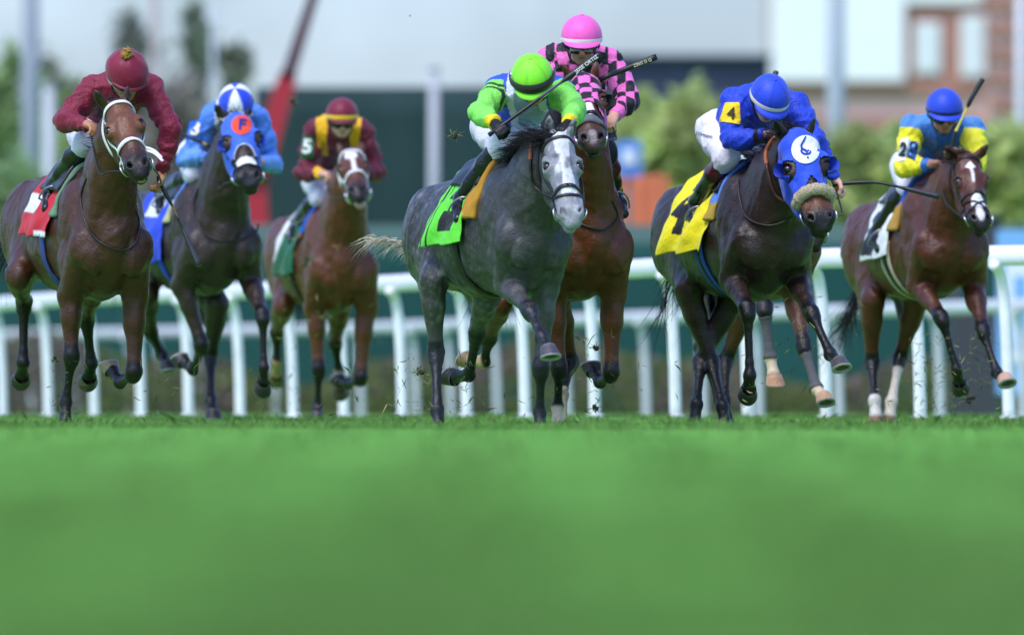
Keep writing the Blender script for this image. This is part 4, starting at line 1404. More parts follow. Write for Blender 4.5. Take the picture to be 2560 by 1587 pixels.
            OV, OQ = Fo.mesh(1)
            oc = np.tile(np.array(lin(J.get('boot', '#141416'))), (len(OV), 1))
            if 'boottop' in J:
                d, t = segdist(OV, kn, an); w = (d < 0.10) & (t < J.get('boottop_t', 0.40))
                oc[w] = np.array(lin(J['boottop']))
            obj('riding_boot', OV, OQ, M_BOOT, s.root, oc)
        Fb.wobble(lambda x, y, z: 0.005 * wave(x, y, z, 30, sd + 8) - 0.006 * np.exp(-(wave(x, y, z, 24, sd + 2) / 0.12) ** 2), 0.03)
        BV, BQ = Fb.mesh(1)
        bc = np.tile(np.array(lin(J.get('breech', '#dcdde2'))), (len(BV), 1))
        obj('breeches', BV, BQ, M_BREECH, s.root, bc)
        s.bbvh = bvh_of(BV, BQ)
        s.helmet(); s.goggles()
        for lg in (legA, legB):
            kn, an, to = lg
            m = MB()
            c = lerp(an, to, 0.62) + nrm(an - kn) * 0.02
            fd = nrm(to - an); dwn = nrm(an - kn); lat = nrm(np.cross(fd, dwn)); dwn = np.cross(lat, fd) * (1 if np.cross(lat, fd) @ dwn > 0 else -1)
            pts = [c + lat * 0.055 * math.sin(t) * (1.0 if abs(math.sin(t)) < 0.8 else 1) + dwn * (0.048 if math.cos(t) > 0.4 else 0.09 * math.cos(t)) for t in np.linspace(0, 2 * math.pi, 25)]
            m.tube(pts, 0.006, 7)
            m.tube([c - dwn * 0.09, lerp(c - dwn * 0.09, kn, 0.5) + horse.L * 0.0, kn - dwn * 0.05 + (s.pel - kn) * 0.3], 0.009, 6, col=(0.02, 0.02, 0.02))
            m.build('stirrup', mat('stirrup_metal', (0.35, 0.35, 0.36), rough=0.3, metal=0.8), horse.root)

    def hand(s, B, nm, el, ha, q):
        hd = nrm(ha - el)
        hd = nrm(hd + V3(0, 0, -0.10))
        curl = s.J.get('curl' + nm, (0.25 * q, -0.55, -0.8))
        cd = np.array(curl, float); cd = nrm(cd - hd * (cd @ hd))
        sd = np.cross(hd, cd)
        c = ha + hd * 0.045
        B.cone(ha - hd * 0.01, ha + hd * 0.03, 0.027, 0.030, 0.02, (cd, 0.75))
        B.ell(c, (0.042, 0.044, 0.020), np.array([sd, hd, cd]), 0.015)
        lens = (0.9, 1.05, 1.0, 0.8)
        for i in range(4):
            o = (i - 1.5) * 0.0205
            b = ha + hd * (0.082 - 0.004 * abs(i - 1.3)) + sd * o
            L = lens[i]
            p1 = b + hd * 0.020 * L + cd * 0.020 * L
            p2 = p1 + cd * 0.026 * L - hd * 0.004
            p3 = p2 - hd * 0.022 * L + cd * 0.002
            B.chain([b - hd * 0.015, b, p1, p2, p3], [0.011, 0.0115, 0.0105, 0.0098, 0.0085], 0.006)
        t0 = ha + hd * 0.022 + sd * 0.036 * q + cd * 0.008
        t1 = ha + hd * 0.055 + sd * 0.050 * q + cd * 0.026
        t2 = ha + hd * 0.078 + sd * 0.036 * q + cd * 0.044
        B.chain([t0, t1, t2], [0.016, 0.0125, 0.010], 0.008)
        return c + cd * 0.03, hd, cd

    def helmet(s):
        J, k = s.J, s.k
        r, f, u = s.hr, s.hf, s.hu
        c = s.hel
        rx, ry, rz = 0.121 * k, 0.146 * k, 0.128 * k
        n, m = 40, 18
        def pt(th, ph, g=1.0):     # th from the crown, ph 0 = forward
            return c + (r * rx * math.sin(th) * math.sin(ph) + f * ry * math.sin(th) * math.cos(ph) + u * rz * math.cos(th)) * g
        G = []; cols = []
        colfn = J['cap']
        lim = lambda ph: R(96 + 14 * (0.5 - 0.5 * math.cos(ph)))
        for i in range(m + 1):
            row = []
            for j in range(n):
                ph = 2 * math.pi * j / n
                t = i / m
                puff = 1.0
                if J.get('puffy'):
                    puff = 1.0 + 0.022 * math.sin(ph * 7 + 2 * math.sin(t * 5)) * sstep(0.12, 0.4, t) * (1.1 - t) + (0.05 * math.exp(-((t - 0.06) / 0.08) ** 2)) + 0.02 * math.sin(t * 8 + ph * 2)
                row.append(pt(lim(ph) * t, ph, puff)); cols.append(colfn(t, math.degrees(ph)))
            G.append(row)
        inner = [[pt(lim(2 * math.pi * j / n) * 0.99, 2 * math.pi * j / n, 0.92) for j in range(n)]]
        mb = MB()
        A = np.array(G + inner)
        mb.grid(A[:, ::-1] if False else A, None, True)
        mb.c = cols + [(0.02, 0.02, 0.02)] * n
        hl = mb.build('helmet', M_HELM, s.root)
        # peak
        pk = MB(); ro = []
        for ph in np.linspace(-62, 62, 25):
            w = math.cos(R(ph) * 90 / 62) ** 0.7 if abs(ph) < 61.9 else 0.0
            a = pt(R(95), R(ph), 0.99)
            out = nrm(r * math.sin(R(ph)) + f * math.cos(R(ph)))
            ext = J.get('peak', 0.042) * w
            b = a + out * ext * 0.6 - u * ext * 0.22; d = a + out * ext - u * ext * 0.5
            ro.append([a + u * 0.004, b + u * 0.004, d + u * 0.002, d - u * 0.002, b - u * 0.003, a - u * 0.004])
        pk.grid(np.array(ro)[:, ::-1], J.get('peakcol', (0.3, 0.3, 0.3)))
        pk.build('peak', M_HELM, hl)
        if 'band' in J:
            bc, t0, t1 = J['band']
            bm = MB(); ro = []
            for j in range(49):
                ph = R(-180 + 360 * j / 48)
                ro.append([pt(lim(ph) * t0, ph, 1.012), pt(lim(ph) * (t0 * 0.5 + t1 * 0.5), ph, 1.03), pt(lim(ph) * t1, ph, 1.012)])
            bm.grid(np.array(ro), bc)
            bm.build('helmet_band', M_HELM, hl)
        if 'button' in J:
            bm = MB(); bm.ball(pt(0, 0, 1.01), (0.012, 0.012, 0.006), s.hfr, 12, 8, J['button']); bm.build('button', M_HELM, hl)
        if 'pompom' in J:
            bm = MB(); rg = np.random.RandomState(3)
            for i in range(60):
                p0 = pt(R(10), R(20), 1.05) + rg.normal(size=3) * 0.006
                d = nrm(rg.normal(size=3) * 0.30 - r * 1.1 + u * 0.25)
                bm.tube([p0, p0 + d * 0.025 + u * 0.006, p0 + d * 0.055 - u * 0.004], [0.0045, 0.0045, 0.003], 5, np.array(J['pompom']) * rg.uniform(0.7, 1.3))
            bm.build('pompom', M_HELM, hl)
        # chin strap
        cs = MB()
        for q in (-1, 1):
            pts = [s.hd + (r * a * q + f * b + u * cc) * k for a, b, cc in ((0.088, 0.0, 0.03), (0.083, 0.0, -0.03), (0.062, 0.03, -0.09), (0.0, 0.055, -0.128))]
            cs.tube(spline(pts, 12), 0.006, 6, (0.02, 0.02, 0.02))
        cs.build('chin_strap', M_FRAME, hl)

    def goggles(s):
        J, k = s.J, s.k
        r, f, u = s.hr, s.hf, s.hu
        g = J.get('gog', {})
        z0 = g.get('z', -0.010); hh = g.get('h', 0.029)
        def grid(a0, a1, h0, h1, push, nx=21, ny=7):
            G = []
            for i in range(nx):
                a = lerp(a0, a1, i / (nx - 1))
                row = []
                for j in range(ny):
                    v = lerp(h0, h1, j / (ny - 1))
                    ed = (abs(2 * i / (nx - 1) - 1)) ** 4
                    vv = v * (1 - 0.25 * ed)
                    nose = 0.016 * math.exp(-(a / 0.16) ** 2) * (1 if v < 0 else 0) * min(1, -v / 0.03)
                    bul = push - 0.010 * (v / 0.03) ** 2
                    row.append(s.hd + (r * (0.084 + bul) * math.sin(a) + f * ((0.094 + bul) * math.cos(a) + 0.004) + u * (z0 + vv + nose)) * k)
                G.append(row)
            return np.array(G)
        m = MB(); m.grid(grid(-1.05, 1.05, -hh, hh, 0.018)[:, ::-1] if False else grid(-1.05, 1.05, -hh, hh, 0.018))
        gl = m.build('goggles', M_LENS, s.root)
        fr = MB()
        for a0, a1, h0, h1, pu in ((-1.12, 1.12, hh - 0.002, hh + 0.007, 0.017), (-1.12, 1.12, -hh - 0.006, -hh + 0.003, 0.017), (-1.12, -1.0, -hh, hh, 0.018), (1.0, 1.12, -hh, hh, 0.018)):
            fr.grid(grid(a0, a1, h0, h1, pu, 17, 3))
        c = g.get('frame')
        fr.build('goggle_frame', mat('goggle_frame_' + str(g.get('frame')), lin(c)) if c else M_FRAME, gl)
        st = MB()
        pts = []; nn = []
        for a in np.linspace(1.05, 2 * math.pi - 1.05, 25):
            o = r * math.sin(a) + f * math.cos(a)
            pts.append(s.hd + (r * 0.108 * math.sin(a) + f * 0.125 * math.cos(a) + u * (z0 + 0.012 * (math.pi - abs(a - math.pi) - 1))) * k); nn.append(o)
        st.ribbon(pts, nn, 0.022, 0.002)
        st.build('goggle_strap', mat('strap_' + str(g.get('strap', '#151515')), lin(g.get('strap', '#151515')), rough=0.7), gl)
        if g.get('up'):      # a second pair pushed up over the peak
            m = MB(); ro = []
            for j in range(41):
                ph = R(-110 + 220 * j / 40)
                w = 0.15 + 0.06 * math.exp(-(ph / 0.9) ** 2)
                rr = []
                for t in np.linspace(-1, 1, 5):
                    th = R(86 - 3 * math.cos(ph)) + t * w * 1.1
                    g_ = 1.06 + 0.06 * (1 - t * t)
                    rr.append(s.hel + (r * 0.121 * math.sin(th) * math.sin(ph) + f * 0.146 * math.sin(th) * math.cos(ph) + u * 0.128 * math.cos(th)) * k * g_)
                ro.append(rr)
            m.grid(np.array(ro)); m.build('spare_goggles', mat('spare_goggles', (0.025, 0.024, 0.024), rough=0.35), s.root)

    def patch(s, pxs, mat_, name, colfn=None, off=0.006, n=22, bvh=None):
        """a cloth patch: photo quadrilateral (tl, tr, br, bl) laid on the shirt"""
        tl, tr, br, bl = [np.array(p, float) for p in pxs]
        bvh = bvh or s.sbvh
        G = np.zeros((n, n, 3)); C = []; last = None; ok = np.zeros((n, n), bool)
        for i in range(n):
            for j in range(n):
                a, b = i / (n - 1), j / (n - 1)
                q = lerp(lerp(tl, tr, b), lerp(bl, br, b), a)
                h = hit(bvh, q[0], q[1], off)
                if h is not None:
                    G[i, j] = h[0]; last = h[0]; ok[i, j] = True
                else:
                    G[i, j] = (q[0], q[1], -1)
                C.append(colfn(b, a) if colfn else (1, 1, 1))
        ym = G[ok][:, 1].max() + 0.015
        for i, j in zip(*np.nonzero(~ok)):
            G[i, j] = P(G[i, j][0], G[i, j][1], ym)
        for _ in range(2):
            G[1:-1, 1:-1, 1] = 0.5 * G[1:-1, 1:-1, 1] + 0.125 * (G[2:, 1:-1, 1] + G[:-2, 1:-1, 1] + G[1:-1, 2:, 1] + G[1:-1, :-2, 1])
        f = np.array([(i * n + j, i * n + j + 1, (i + 1) * n + j + 1, (i + 1) * n + j) for i in range(n - 1) for j in range(n - 1)])[:, ::-1]
        return obj(name, G.reshape(-1, 3), f, mat_, s.root, np.array(C))

def refine(v, f, step):
    """cut flat shapes finely enough to follow a curved surface"""
    bm = bmesh.new()
    vs = [bm.verts.new(p) for p in v]
    for q in f:
        try: bm.faces.new([vs[i] for i in q])
        except ValueError: pass
    bmesh.ops.triangulate(bm, faces=bm.faces[:])
    for _ in range(5):
        e = [x for x in bm.edges if x.calc_length() > step]
        if not e: break
        bmesh.ops.subdivide_edges(bm, edges=e, cuts=1, use_grid_fill=False)
        bmesh.ops.triangulate(bm, faces=bm.faces[:])
    bm.verts.index_update()
    out = np.array([tuple(x.co) for x in bm.verts]); fo = [tuple(x.index for x in q.verts) for q in bm.faces]
    bm.free()
    return out, fo

def letter_mesh(txt, size=1.0, bold=0.03):
    cu = bpy.data.curves.new('t', 'FONT'); cu.body = txt; cu.size = size; cu.offset = bold; cu.align_x = 'CENTER'; cu.align_y = 'CENTER'; cu.resolution_u = 3
    o = bpy.data.objects.new('t', cu); COL.objects.link(o)
    dg = bpy.context.evaluated_depsgraph_get()
    me = o.evaluated_get(dg).to_mesh()
    v = np.array([tuple(q.co) for q in me.vertices]); f = [tuple(p.vertices) for p in me.polygons]
    o.evaluated_get(dg).to_mesh_clear()
    bpy.data.objects.remove(o); bpy.data.curves.remove(cu)
    return refine(v, f, 0.11)

def lettering(txt, cx, cy, hpx, rot, bvh, parent, col, name='lettering', bold=0.05, sx=1.0, off=0.009, Y=None, shear=0.0):
    """writing laid on a surface: letters centred on a photo spot, hpx tall, turned by rot degrees"""
    v, f = letter_mesh(txt, 1.0, bold) if isinstance(txt, str) else txt
    v = v * (hpx / 0.72 if isinstance(txt, str) else hpx)
    c, q = math.cos(R(rot)), math.sin(R(rot))
    out = []; bad = set()
    for x, y, _ in v:
        x *= sx; x += shear * y
        px = cx + c * x + q * y
        py = cy + q * x - c * y
        h = hit(bvh, px, py, 0) if bvh is not None else None
        if h is not None:
            d = nrm(V3(0, 0, EYE_Z) - h[0])
            out.append(h[0] + d * off + h[1] * 0.002)
        elif Y is not None:
            out.append(P(px, py, Y - off))
        else:
            bad.add(len(out)); out.append(None)
    if bad:       # strokes that would run past the edge of the cloth are cut off there
        f = [q for q in f if not any(i in bad for i in q)]
        us = sorted({i for q in f for i in q}); re_ = {a: b for b, a in enumerate(us)}
        out = [out[i] for i in us]; f = [tuple(re_[i] for i in q) for q in f]
        if not f: return None
    return obj(name, np.array(out), f, M_PRINT, parent, np.tile(np.array(col), (len(out), 1)), smooth=False)

def whip(name, pts, radii, cols, label, text=None):
    """a riding whip through world points"""
    m = MB()
    sp = spline(pts, 40)
    n = len(sp)
    L = np.concatenate([[0], np.cumsum(np.linalg.norm(np.diff(sp, axis=0), axis=1))]); L /= L[-1]
    rr = np.interp(L, [a for a, _ in radii], [b for _, b in radii])
    m.tube(sp, rr, 10)
    cc = []
    for t in L:
        c = cols[0][1]
        for a, b in cols:
            if t >= a: c = b
        cc += [c] * 10
    m.c = cc
    o = m.build(name, M_WHIP)
    tag(o, label, 'riding whip', 'whips carried by the jockeys')
    return o, sp

def glyph_on(txt, u0, a0, h, rot=0.0, bold=0.05):
    """which spots (u, a) of a saddle cloth the printed figure covers; reads right on both flanks"""
    v, f = letter_mesh(txt, 1.0, bold)
    v = v * (h / 0.72)
    tris = [(v[q[0]][:2], v[q[i]][:2], v[q[i + 1]][:2]) for q in f for i in range(1, len(q) - 1)]
    c, q_ = math.cos(R(rot)), math.sin(R(rot))
    def inside(u, a):
        x = (u - u0) * 1.14 * (1 if a > 0 else -1); y = (a0 - abs(a)) * 0.0054
        x, y = c * x - q_ * y, q_ * x + c * y
        for p0, p1, p2 in tris:
            d1 = (p1[0] - p0[0]) * (y - p0[1]) - (p1[1] - p0[1]) * (x - p0[0])
            d2 = (p2[0] - p1[0]) * (y - p1[1]) - (p2[1] - p1[1]) * (x - p1[0])
            d3 = (p0[0] - p2[0]) * (y - p2[1]) - (p0[1] - p2[1]) * (x - p2[0])
            if (d1 >= 0 and d2 >= 0 and d3 >= 0) or (d1 <= 0 and d2 <= 0 and d3 <= 0): return True
        return False
    return inside

def disc(n=28, rings=5, sx=1.0):
    v = [(0, 0, 0)]; f = []
    for k in range(1, rings + 1):
        for j in range(n):
            a = 2 * math.pi * j / n; v.append((sx * k / rings * math.cos(a), k / rings * math.sin(a), 0))
    for j in range(n):
        f.append((0, 1 + j, 1 + (j + 1) % n))
        for k in range(1, rings):
            a = 1 + (k - 1) * n; b = 1 + k * n
            f.append((a + j, b + j, b + (j + 1) % n, a + (j + 1) % n))
    return np.array(v, float), f

def stroke(pts, w, n=30):
    """a brush stroke as flat quads (x right, y up)"""
    sp = spline([(x, y, 0) for x, y in pts], n); T = np.gradient(sp, axis=0); T /= np.linalg.norm(T, axis=1)[:, None] + 1e-9
    ww = np.interp(np.linspace(0, 1, n), np.linspace(0, 1, len(w)), w)
    N_ = np.stack([-T[:, 1], T[:, 0], 0 * T[:, 0]], 1)
    v = np.vstack([sp + N_ * ww[:, None], sp - N_ * ww[:, None]])
    return v, [(i, i + n, i + n + 1, i + 1) for i in range(n - 1)]

def join_flat(parts):
    v = []; f = []
    for a, b in parts:
        o = len(v); v += [tuple(p) for p in a]; f += [tuple(i + o for i in q) for q in b]
    return np.array(v, float), f
# ------------------------------------------------------------------ the field of horses
def wv(V_, f, s):
    return wave(V_[:, 0], V_[:, 1], V_[:, 2], f, s)

def grey_marks(s, hx, nz, mixc):
    l, t, n = hx[:, 0], hx[:, 1], hx[:, 2]
    V_ = s.V
    face = (np.abs(l) < 0.13) & (t > -0.02) & (t < 0.70) & (n > -0.30)
    w1 = wave(l * 1.6, t, n, 42, 3.1) + 0.5 * wave(l, t, n, 95, 1.2)
    mixc(face * sstep(-0.17, -0.05, n) * 0.85, '#85868a')
    mixc(face * sstep(-0.10, -0.01, n) * sstep(0.0, 0.7, w1 + 0.15 - 2.2 * np.abs(l) * 4) * 0.8, '#cfd0d0')
    mixc(face * (np.abs(l) < 0.035 + 0.02 * nz) * (t < 0.42) * (n > -0.06) * 0.7, '#e2e1df')
    mixc(face * sstep(0.2, 0.9, -w1) * sstep(-0.10, -0.03, n) * (t > 0.14) * (t < 0.46) * 0.75, '#4c4d52')
    mixc(face * sstep(0.42, 0.52, t) * 0.75, '#8b8c8f')
    mixc(face * sstep(0.2, 1.0, wave(l, t, n, 60, 5)) * sstep(0.47, 0.56, t) * 0.5, '#d0d0d0')
    d1 = wv(V_, 52, 0.4) + 0.6 * wv(V_, 23, 2.2)
    body = ((V_[:, 2] > s.brk[2] - 0.55) & (~face)) * (0.35 + 0.65 * sstep(s.brk[1] - 0.15, s.brk[1] + 0.4, V_[:, 1]))
    mixc(body * sstep(0.2, 1.1, d1) * 0.45, '#908f8d')
    mixc(body * sstep(0.1, 0.9, wv(V_, 110, 7) + 0.6 * wv(V_, 190, 3)) * 0.17, '#a5a4a1')
    mixc(body * sstep(0.1, 0.9, -wv(V_, 90, 1) - 0.5 * wv(V_, 33, 5)) * 0.36, '#2b2a29')

def stripe(l, t, n, w, t0, t1, nz):
    return (1 - sstep(w, w + 0.008, np.abs(l + 0.006 * nz))) * sstep(t0 - 0.01, t0 + 0.01, t) * (1 - sstep(t1 - 0.01, t1 + 0.01, t)) * (n > -0.09)

def star_bay_C(s, hx, nz, mixc):
    l, t, n = hx.T
    w = np.interp(t, [0.06, 0.09, 0.13, 0.17, 0.22, 0.36, 0.42], [0.03, 0.040, 0.036, 0.016, 0.010, 0.012, 0.02])
    mixc(stripe(l, t, n, w, 0.065, 0.36, nz), '#e8e2dc')
    mixc((np.linalg.norm((hx - np.array([0, 0.56, -0.125])) / np.array([0.04, 0.04, 0.035]), axis=1) < 1) * 0.8, '#d9a59a')
def star_E(s, hx, nz, mixc):
    l, t, n = hx.T
    mixc(stripe(l, t, n, np.interp(t, [0.28, 0.33, 0.40], [0.018, 0.028, 0.006]), 0.27, 0.40, nz), '#ece8e4')
    mixc(stripe(l, t, n, 0.012, 0.50, 0.575, nz) * 0.5, '#a59a96')
def star_H(s, hx, nz, mixc):
    l, t, n = hx.T
    r = np.abs(l - 0.002) / 0.029 + np.abs(t - 0.115) / 0.032 + 0.25 * nz
    mixc((1 - sstep(0.85, 1.15, r)) * (n > -0.09), '#efebe6')
    mixc(stripe(l - 0.002, t, n, np.interp(t, [0.13, 0.20, 0.27], [0.004, 0.004, 0.002]), 0.14, 0.26, nz), '#e6e0da')
    mixc(stripe(l, t, n, np.interp(t, [0.44, 0.52, 0.56], [0.010, 0.022, 0.008]), 0.44, 0.56, nz), '#d8d2cd')
def face_A(s, hx, nz, mixc):
    l, t, n = hx.T
    mixc(sstep(-0.09, -0.02, n) * sstep(0.02, 0.10, t) * (1 - sstep(0.30, 0.44, t)) * (np.abs(l) < 0.12) * 0.5, '#8a5534')
    # bared lower teeth
    mixc((np.linalg.norm((hx - np.array([0, 0.592, -0.108])) / np.array([0.034, 0.018, 0.012]), axis=1) < 1) * 0.9, '#b39a63')
def face_F(s, hx, nz, mixc):
    l, t, n = hx.T
    mixc(sstep(0.36, 0.40, t) * (1 - sstep(0.46, 0.53, t)) * (n > -0.12) * (np.abs(l) < 0.12) * 0.7, '#70432c')

BAY = dict(coat='#55341f', under='#472a19', points='#120d0c', hair='#100c0b')
HORSES = {}
HORSES['grey'] = dict(seed=4, Y=60.0, label='dapple grey racehorse with a whitish face, its rider in a lime green cap', coat='#3a3938', under='#575654', points='#1b1c1f', ptop=0.85,
    muzzle='#7e7f82', eyering='#202124', earin='#4b4c4f', eartip='#77787b', hair='#141416', thair='#cfc5ae', marks=grey_marks,
    brk=(1296, 578), rmp=(1140, 590), poll=(1399, 327), nose=(1429, 516), psi=12, hs=1.12, nk=1.06,
    earL=(1376, 290, 0.03), earR=(1438, 296, 0.03),
    FR=[(1268, 712), (1327, 778, -1), (1354, 842, -1), (1378, 892, -1)],
    FL=[(1364, 720, 0.28), (1352, 925, 0), (1350, 1030, 0.5), (1350, None, -0.5)],
    HR=[(1082, 702), (1090, 880, 1), (1093, 1024, -1), (1098, None, -0.5)],
    HL=[(1218, 742, 1.05), (1193, 832, 1), (1172, 938, 1), (1120, 942, 1)],
    mane=(-0.9, 0.25, 0.25), mlen=0.145, nmane=1500, tail=(-0.9, 0.05), tup=-0.10, tlen=0.19, tdroop=1.5, ntail=190, hoofcol=dict(FR='#4a444c'))
HORSES['maroon'] = dict(BAY, seed=1, Y=62.0, label='bay racehorse in a white bridle baring its lower teeth, with a red saddle cloth', coat='#472919', under='#3c2114', marks=face_A,
    hw=1.06, brk=(250, 592), rmp=(130, 575), poll=(288, 243), nose=(342, 398), psi=10, hs=1.08, nk=0.94, earL=(238, 226, -0.02), earR=(320, 214, 0.0), ptop=0.75, nmane=320, mlen=0.12,
    FR=[(175, 738, 0.3), (179, 893, 0), (165, 1003, 0.5), (162, None, -0.5)],
    FL=[(338, 740), (335, 938, -1), (300, 956, 1), (270, 908, 1)],
    HR=[(45, 690), (60, 752, 1), (58, 905, 0.3), (52, 955, 1)],
    HL=[(232, 712), (216, 795, 1), (228, 908, 0.3), (219, 958, 1)],
    mane=(-0.7, 0.4, 0.5), tail=(-0.2, -0.6), tlen=0.5, hoofcol=dict(FL='#8a7c5a', HL='#5d4d40'))
HORSES['blue_hood'] = dict(BAY, seed=2, Y=70.0, label='dark brown racehorse in a blue hood marked F on an orange disc', coat='#33251f', under='#2b1e19',
    hw=1.18, brk=(524, 597), rmp=(405, 590), poll=(590, 282), nose=(622, 428), psi=8, hs=1.10, nk=0.98, earL=(537, 260, 0.0), earR=(624, 268, 0.02), ptop=0.7,
    FR=[(455, 712), (506, 866, -1), (482, 925, 1), (447, 893, 1)],
    FL=[(628, 700), (657, 790, -1), (660, 918, 0.4), (657, 975, 0.6)],
    HL=[(545, 760), (527, 890, 1), (527, 1000, -1), (534, 1046, -0.6)],
    HR=[(368, 735), (376, 828, 1), (406, 888, 0.3), (422, 924, -0.6)], mane=(-0.6, 0.5, 0.5), mlen=0.13, tail=(-0.1, -0.6))
HORSES['white_blaze'] = dict(BAY, seed=3, Y=74.0, label='bay racehorse with a white blaze in a white bridle, green saddle cloth', coat='#5c321b', under='#4f2a15', marks=star_bay_C,
    cw=0.93, brk=(838, 652), rmp=(763, 645), poll=(874, 368), nose=(893, 462), psi=4, hs=1.08, nk=0.97, earL=(845, 356, 0.10), earR=(905, 352, 0.10), earfwd=False, ptop=0.9,
    FR=[(788, 768, 0.3), (797, 926, 0), (794, 1015, 0.5), (793, 1050, -0.5)],
    FL=[(915, 770), (902, 950, -1), (872, 960, 1), (843, 948, 1)],
    HL=[(850, 770), (838, 858, 1), (848, 928, 0.3), (851, 985, 1)],
    HR=[(708, 765), (692, 830, 1), (693, 905, 0.3), (690, 952, 1)],
    socks=dict(HL=(0.12, '#b59a72'), HR=(0.12, '#a58d5e')), hoofcol=dict(HL='#6d5a45', HR='#6b5a3a'), mane=(-0.5, 0.4, 0.5), mlen=0.10, tail=(0.1, -0.7))
HORSES['pink_hood'] = dict(BAY, seed=5, Y=61.7, label='chestnut bay racehorse in a pink and black checked hood', coat='#5c3018', under='#4a2612', marks=star_E,
    hw=1.08, brk=(1444, 592), rmp=(1290, 600), poll=(1457, 180), nose=(1480, 330), psi=4, hs=1.08, nk=0.96, earL=(1405, 157, -0.02), earR=(1492, 155, 0.0), muzzle='#3a302c', earin='#5a3a2a', eartip='#6b4026', ptop=0.85,
    FR=[(1385, 742, 0.3), (1398, 925, 0), (1394, 1017, 0.5), (1394, None, -0.5)],
    FL=[(1533, 735), (1528, 938, -1), (1500, 955, 1), (1476, 912, 1)],
    HL=[(1395, 755), (1427, 905, 1), (1405, 985, -1), (1400, None, -0.5)],
    HR=[(1250, 755), (1222, 845, 1), (1210, 905, 0.3), (1160, 898, 1)],
    socks=dict(FR=(0.0, '#b9ab95'), HR=(0.2, '#a5946a'), HL=(0.2, '#b5a583')), hoofcol=dict(HR='#7a6a45'), mane=(-0.4, 0.3, 0.6), mlen=0.10, tail=(0.1, -0.7))
HORSES['fleece'] = dict(BAY, seed=6, Y=62.5, label='dark bay racehorse in a royal blue hood with a fleece noseband', coat='#2f221d', under='#281b17', marks=face_F,
    hw=1.18, brk=(1893, 592), rmp=(1755, 588), poll=(1996, 322), nose=(2052, 530), psi=13, hs=1.18, nk=1.08, earL=(1938, 303, -0.03), earR=(2037, 296, 0.02), earin='#1c1513', ptop=0.7,
    FR=[(1832, 698), (1869, 775, -1), (1875, 938, 0.5), (1869, 985, 0.6)],
    FL=[(1992, 700), (2030, 785, -1), (2076, 884, -1), (2106, 920, -1)],
    HR=[(1718, 725), (1779, 905, 1), (1806, 1015, -1), (1815, None, -0.5)],
    HL=[(1835, 740, 1.15), (1752, 905, 1), (1741, 1010, -1), (1733, None, -0.5)],
    mane=(-0.6, 0.5, 0.3), mlen=0.14, tail=(-0.15, -1.0), tup=-0.05, tlen=0.45, ntail=70, hoofcol=dict(FL='#4a4646'))
HORSES['bandaged'] = dict(BAY, seed=7, Y=65.4, label='bay racehorse with grey leg bandages almost hidden behind the fleece noseband horse', coat='#5a3520', under='#55301a',
    brk=(1932, 600), rmp=(1810, 602), poll=(2008, 420), nose=(2034, 578), psi=0, hs=1.0, earL=(1975, 400, 0.05), earR=(2040, 400, 0.05), earfwd=False,
    FR=[(1895, 715), (1911, 770, -1), (1926, 894, 0.3), (1939, 962, -0.6)],
    FL=[(1985, 725), (2010, 868, -1), (2042, 972, -1), (2066, 1006, -1)],
    HR=[(1765, 750), (1760, 890, 1), (1800, 1000, 0.3), (1818, None, -0.5)],
    HL=[(1870, 750), (1815, 900, 1), (1812, 1000, -1), (1818, None, -0.5)],
    socks=dict(FR=(0.0, '#cbb794'), FL=(0.0, '#d0bb9a')), hoofcol=dict(FR='#c09070', FL='#b9926f'), nmane=150, mlen=0.08, tail=(0.0, -0.8))
HORSES['star'] = dict(BAY, seed=8, Y=67.5, label='bay racehorse with a small white star and a white nasal strip beside the rail', coat='#532b19', under='#4a2616', marks=star_H,
    brk=(2342, 600), rmp=(2222, 622), poll=(2419, 379), nose=(2452, 534), psi=12, hs=1.06, nk=0.98, earL=(2365, 366, -0.02), earR=(2472, 360, 0.0), earin='#3a261e', ptop=0.8,
    FR=[(2298, 712), (2354, 795, -1), (2392, 925, -1), (2400, 968, 0.6)],
    FL=[(2436, 712), (2458, 830, -1), (2492, 930, -1), (2520, 958, -1)],
    HR=[(2180, 750), (2180, 905, 1), (2187, 1000, -1), (2191, None, -0.5)],
    HL=[(2290, 755), (2250, 893, 1), (2229, 1003, -1), (2221, None, -0.5)],
    socks=dict(HR=(0.10, '#cfc6bd'), HL=(0.75, '#cfc3b2')), hoofcol=dict(FL='#c39a83', HR='#8a6446', HL='#7d5a3c'), mane=(-0.7, 0.5, 0.4), mlen=0.13, tail=(-0.30, -1.0), tup=-0.12, tlen=0.50, ntail=150)

# ------------------------------------------------------------------ the silks
def C_(h): return np.array(lin(h))
def plain(h):
    return lambda s, V_, reg, tt, loc: np.tile(C_(h), (len(V_), 1))
def silk_B(s, V_, reg, tt, loc):
    c = np.tile(C_('#4f82dc'), (len(V_), 1))
    c[(reg == 0) & (loc[:, 2] < 0.10) & (np.abs(loc[:, 0]) < 0.12)] = C_('#dfe3ea')
    c[(reg == 2) | (reg == 4)] = C_('#6a9be6')
    c[(reg == 0) & (loc[:, 2] > 0.06) & (np.abs(loc[:, 0]) < 0.05)] = C_('#dfe3ea')
    return c
def silk_C(s, V_, reg, tt, loc):
    c = np.tile(C_('#64142b'), (len(V_), 1))
    b = np.abs(np.abs(loc[:, 0]) - 0.115) < np.interp(loc[:, 1], [-0.2, 0.0, 0.12], [0.02, 0.045, 0.045])
    c[(reg != 2) & (reg != 4) & b & (loc[:, 2] < 0.30) & (tt < 0.35)] = C_('#f0b414')
    c[((reg == 2)) & (tt > 0.70)] = C_('#f0b414')
    return c
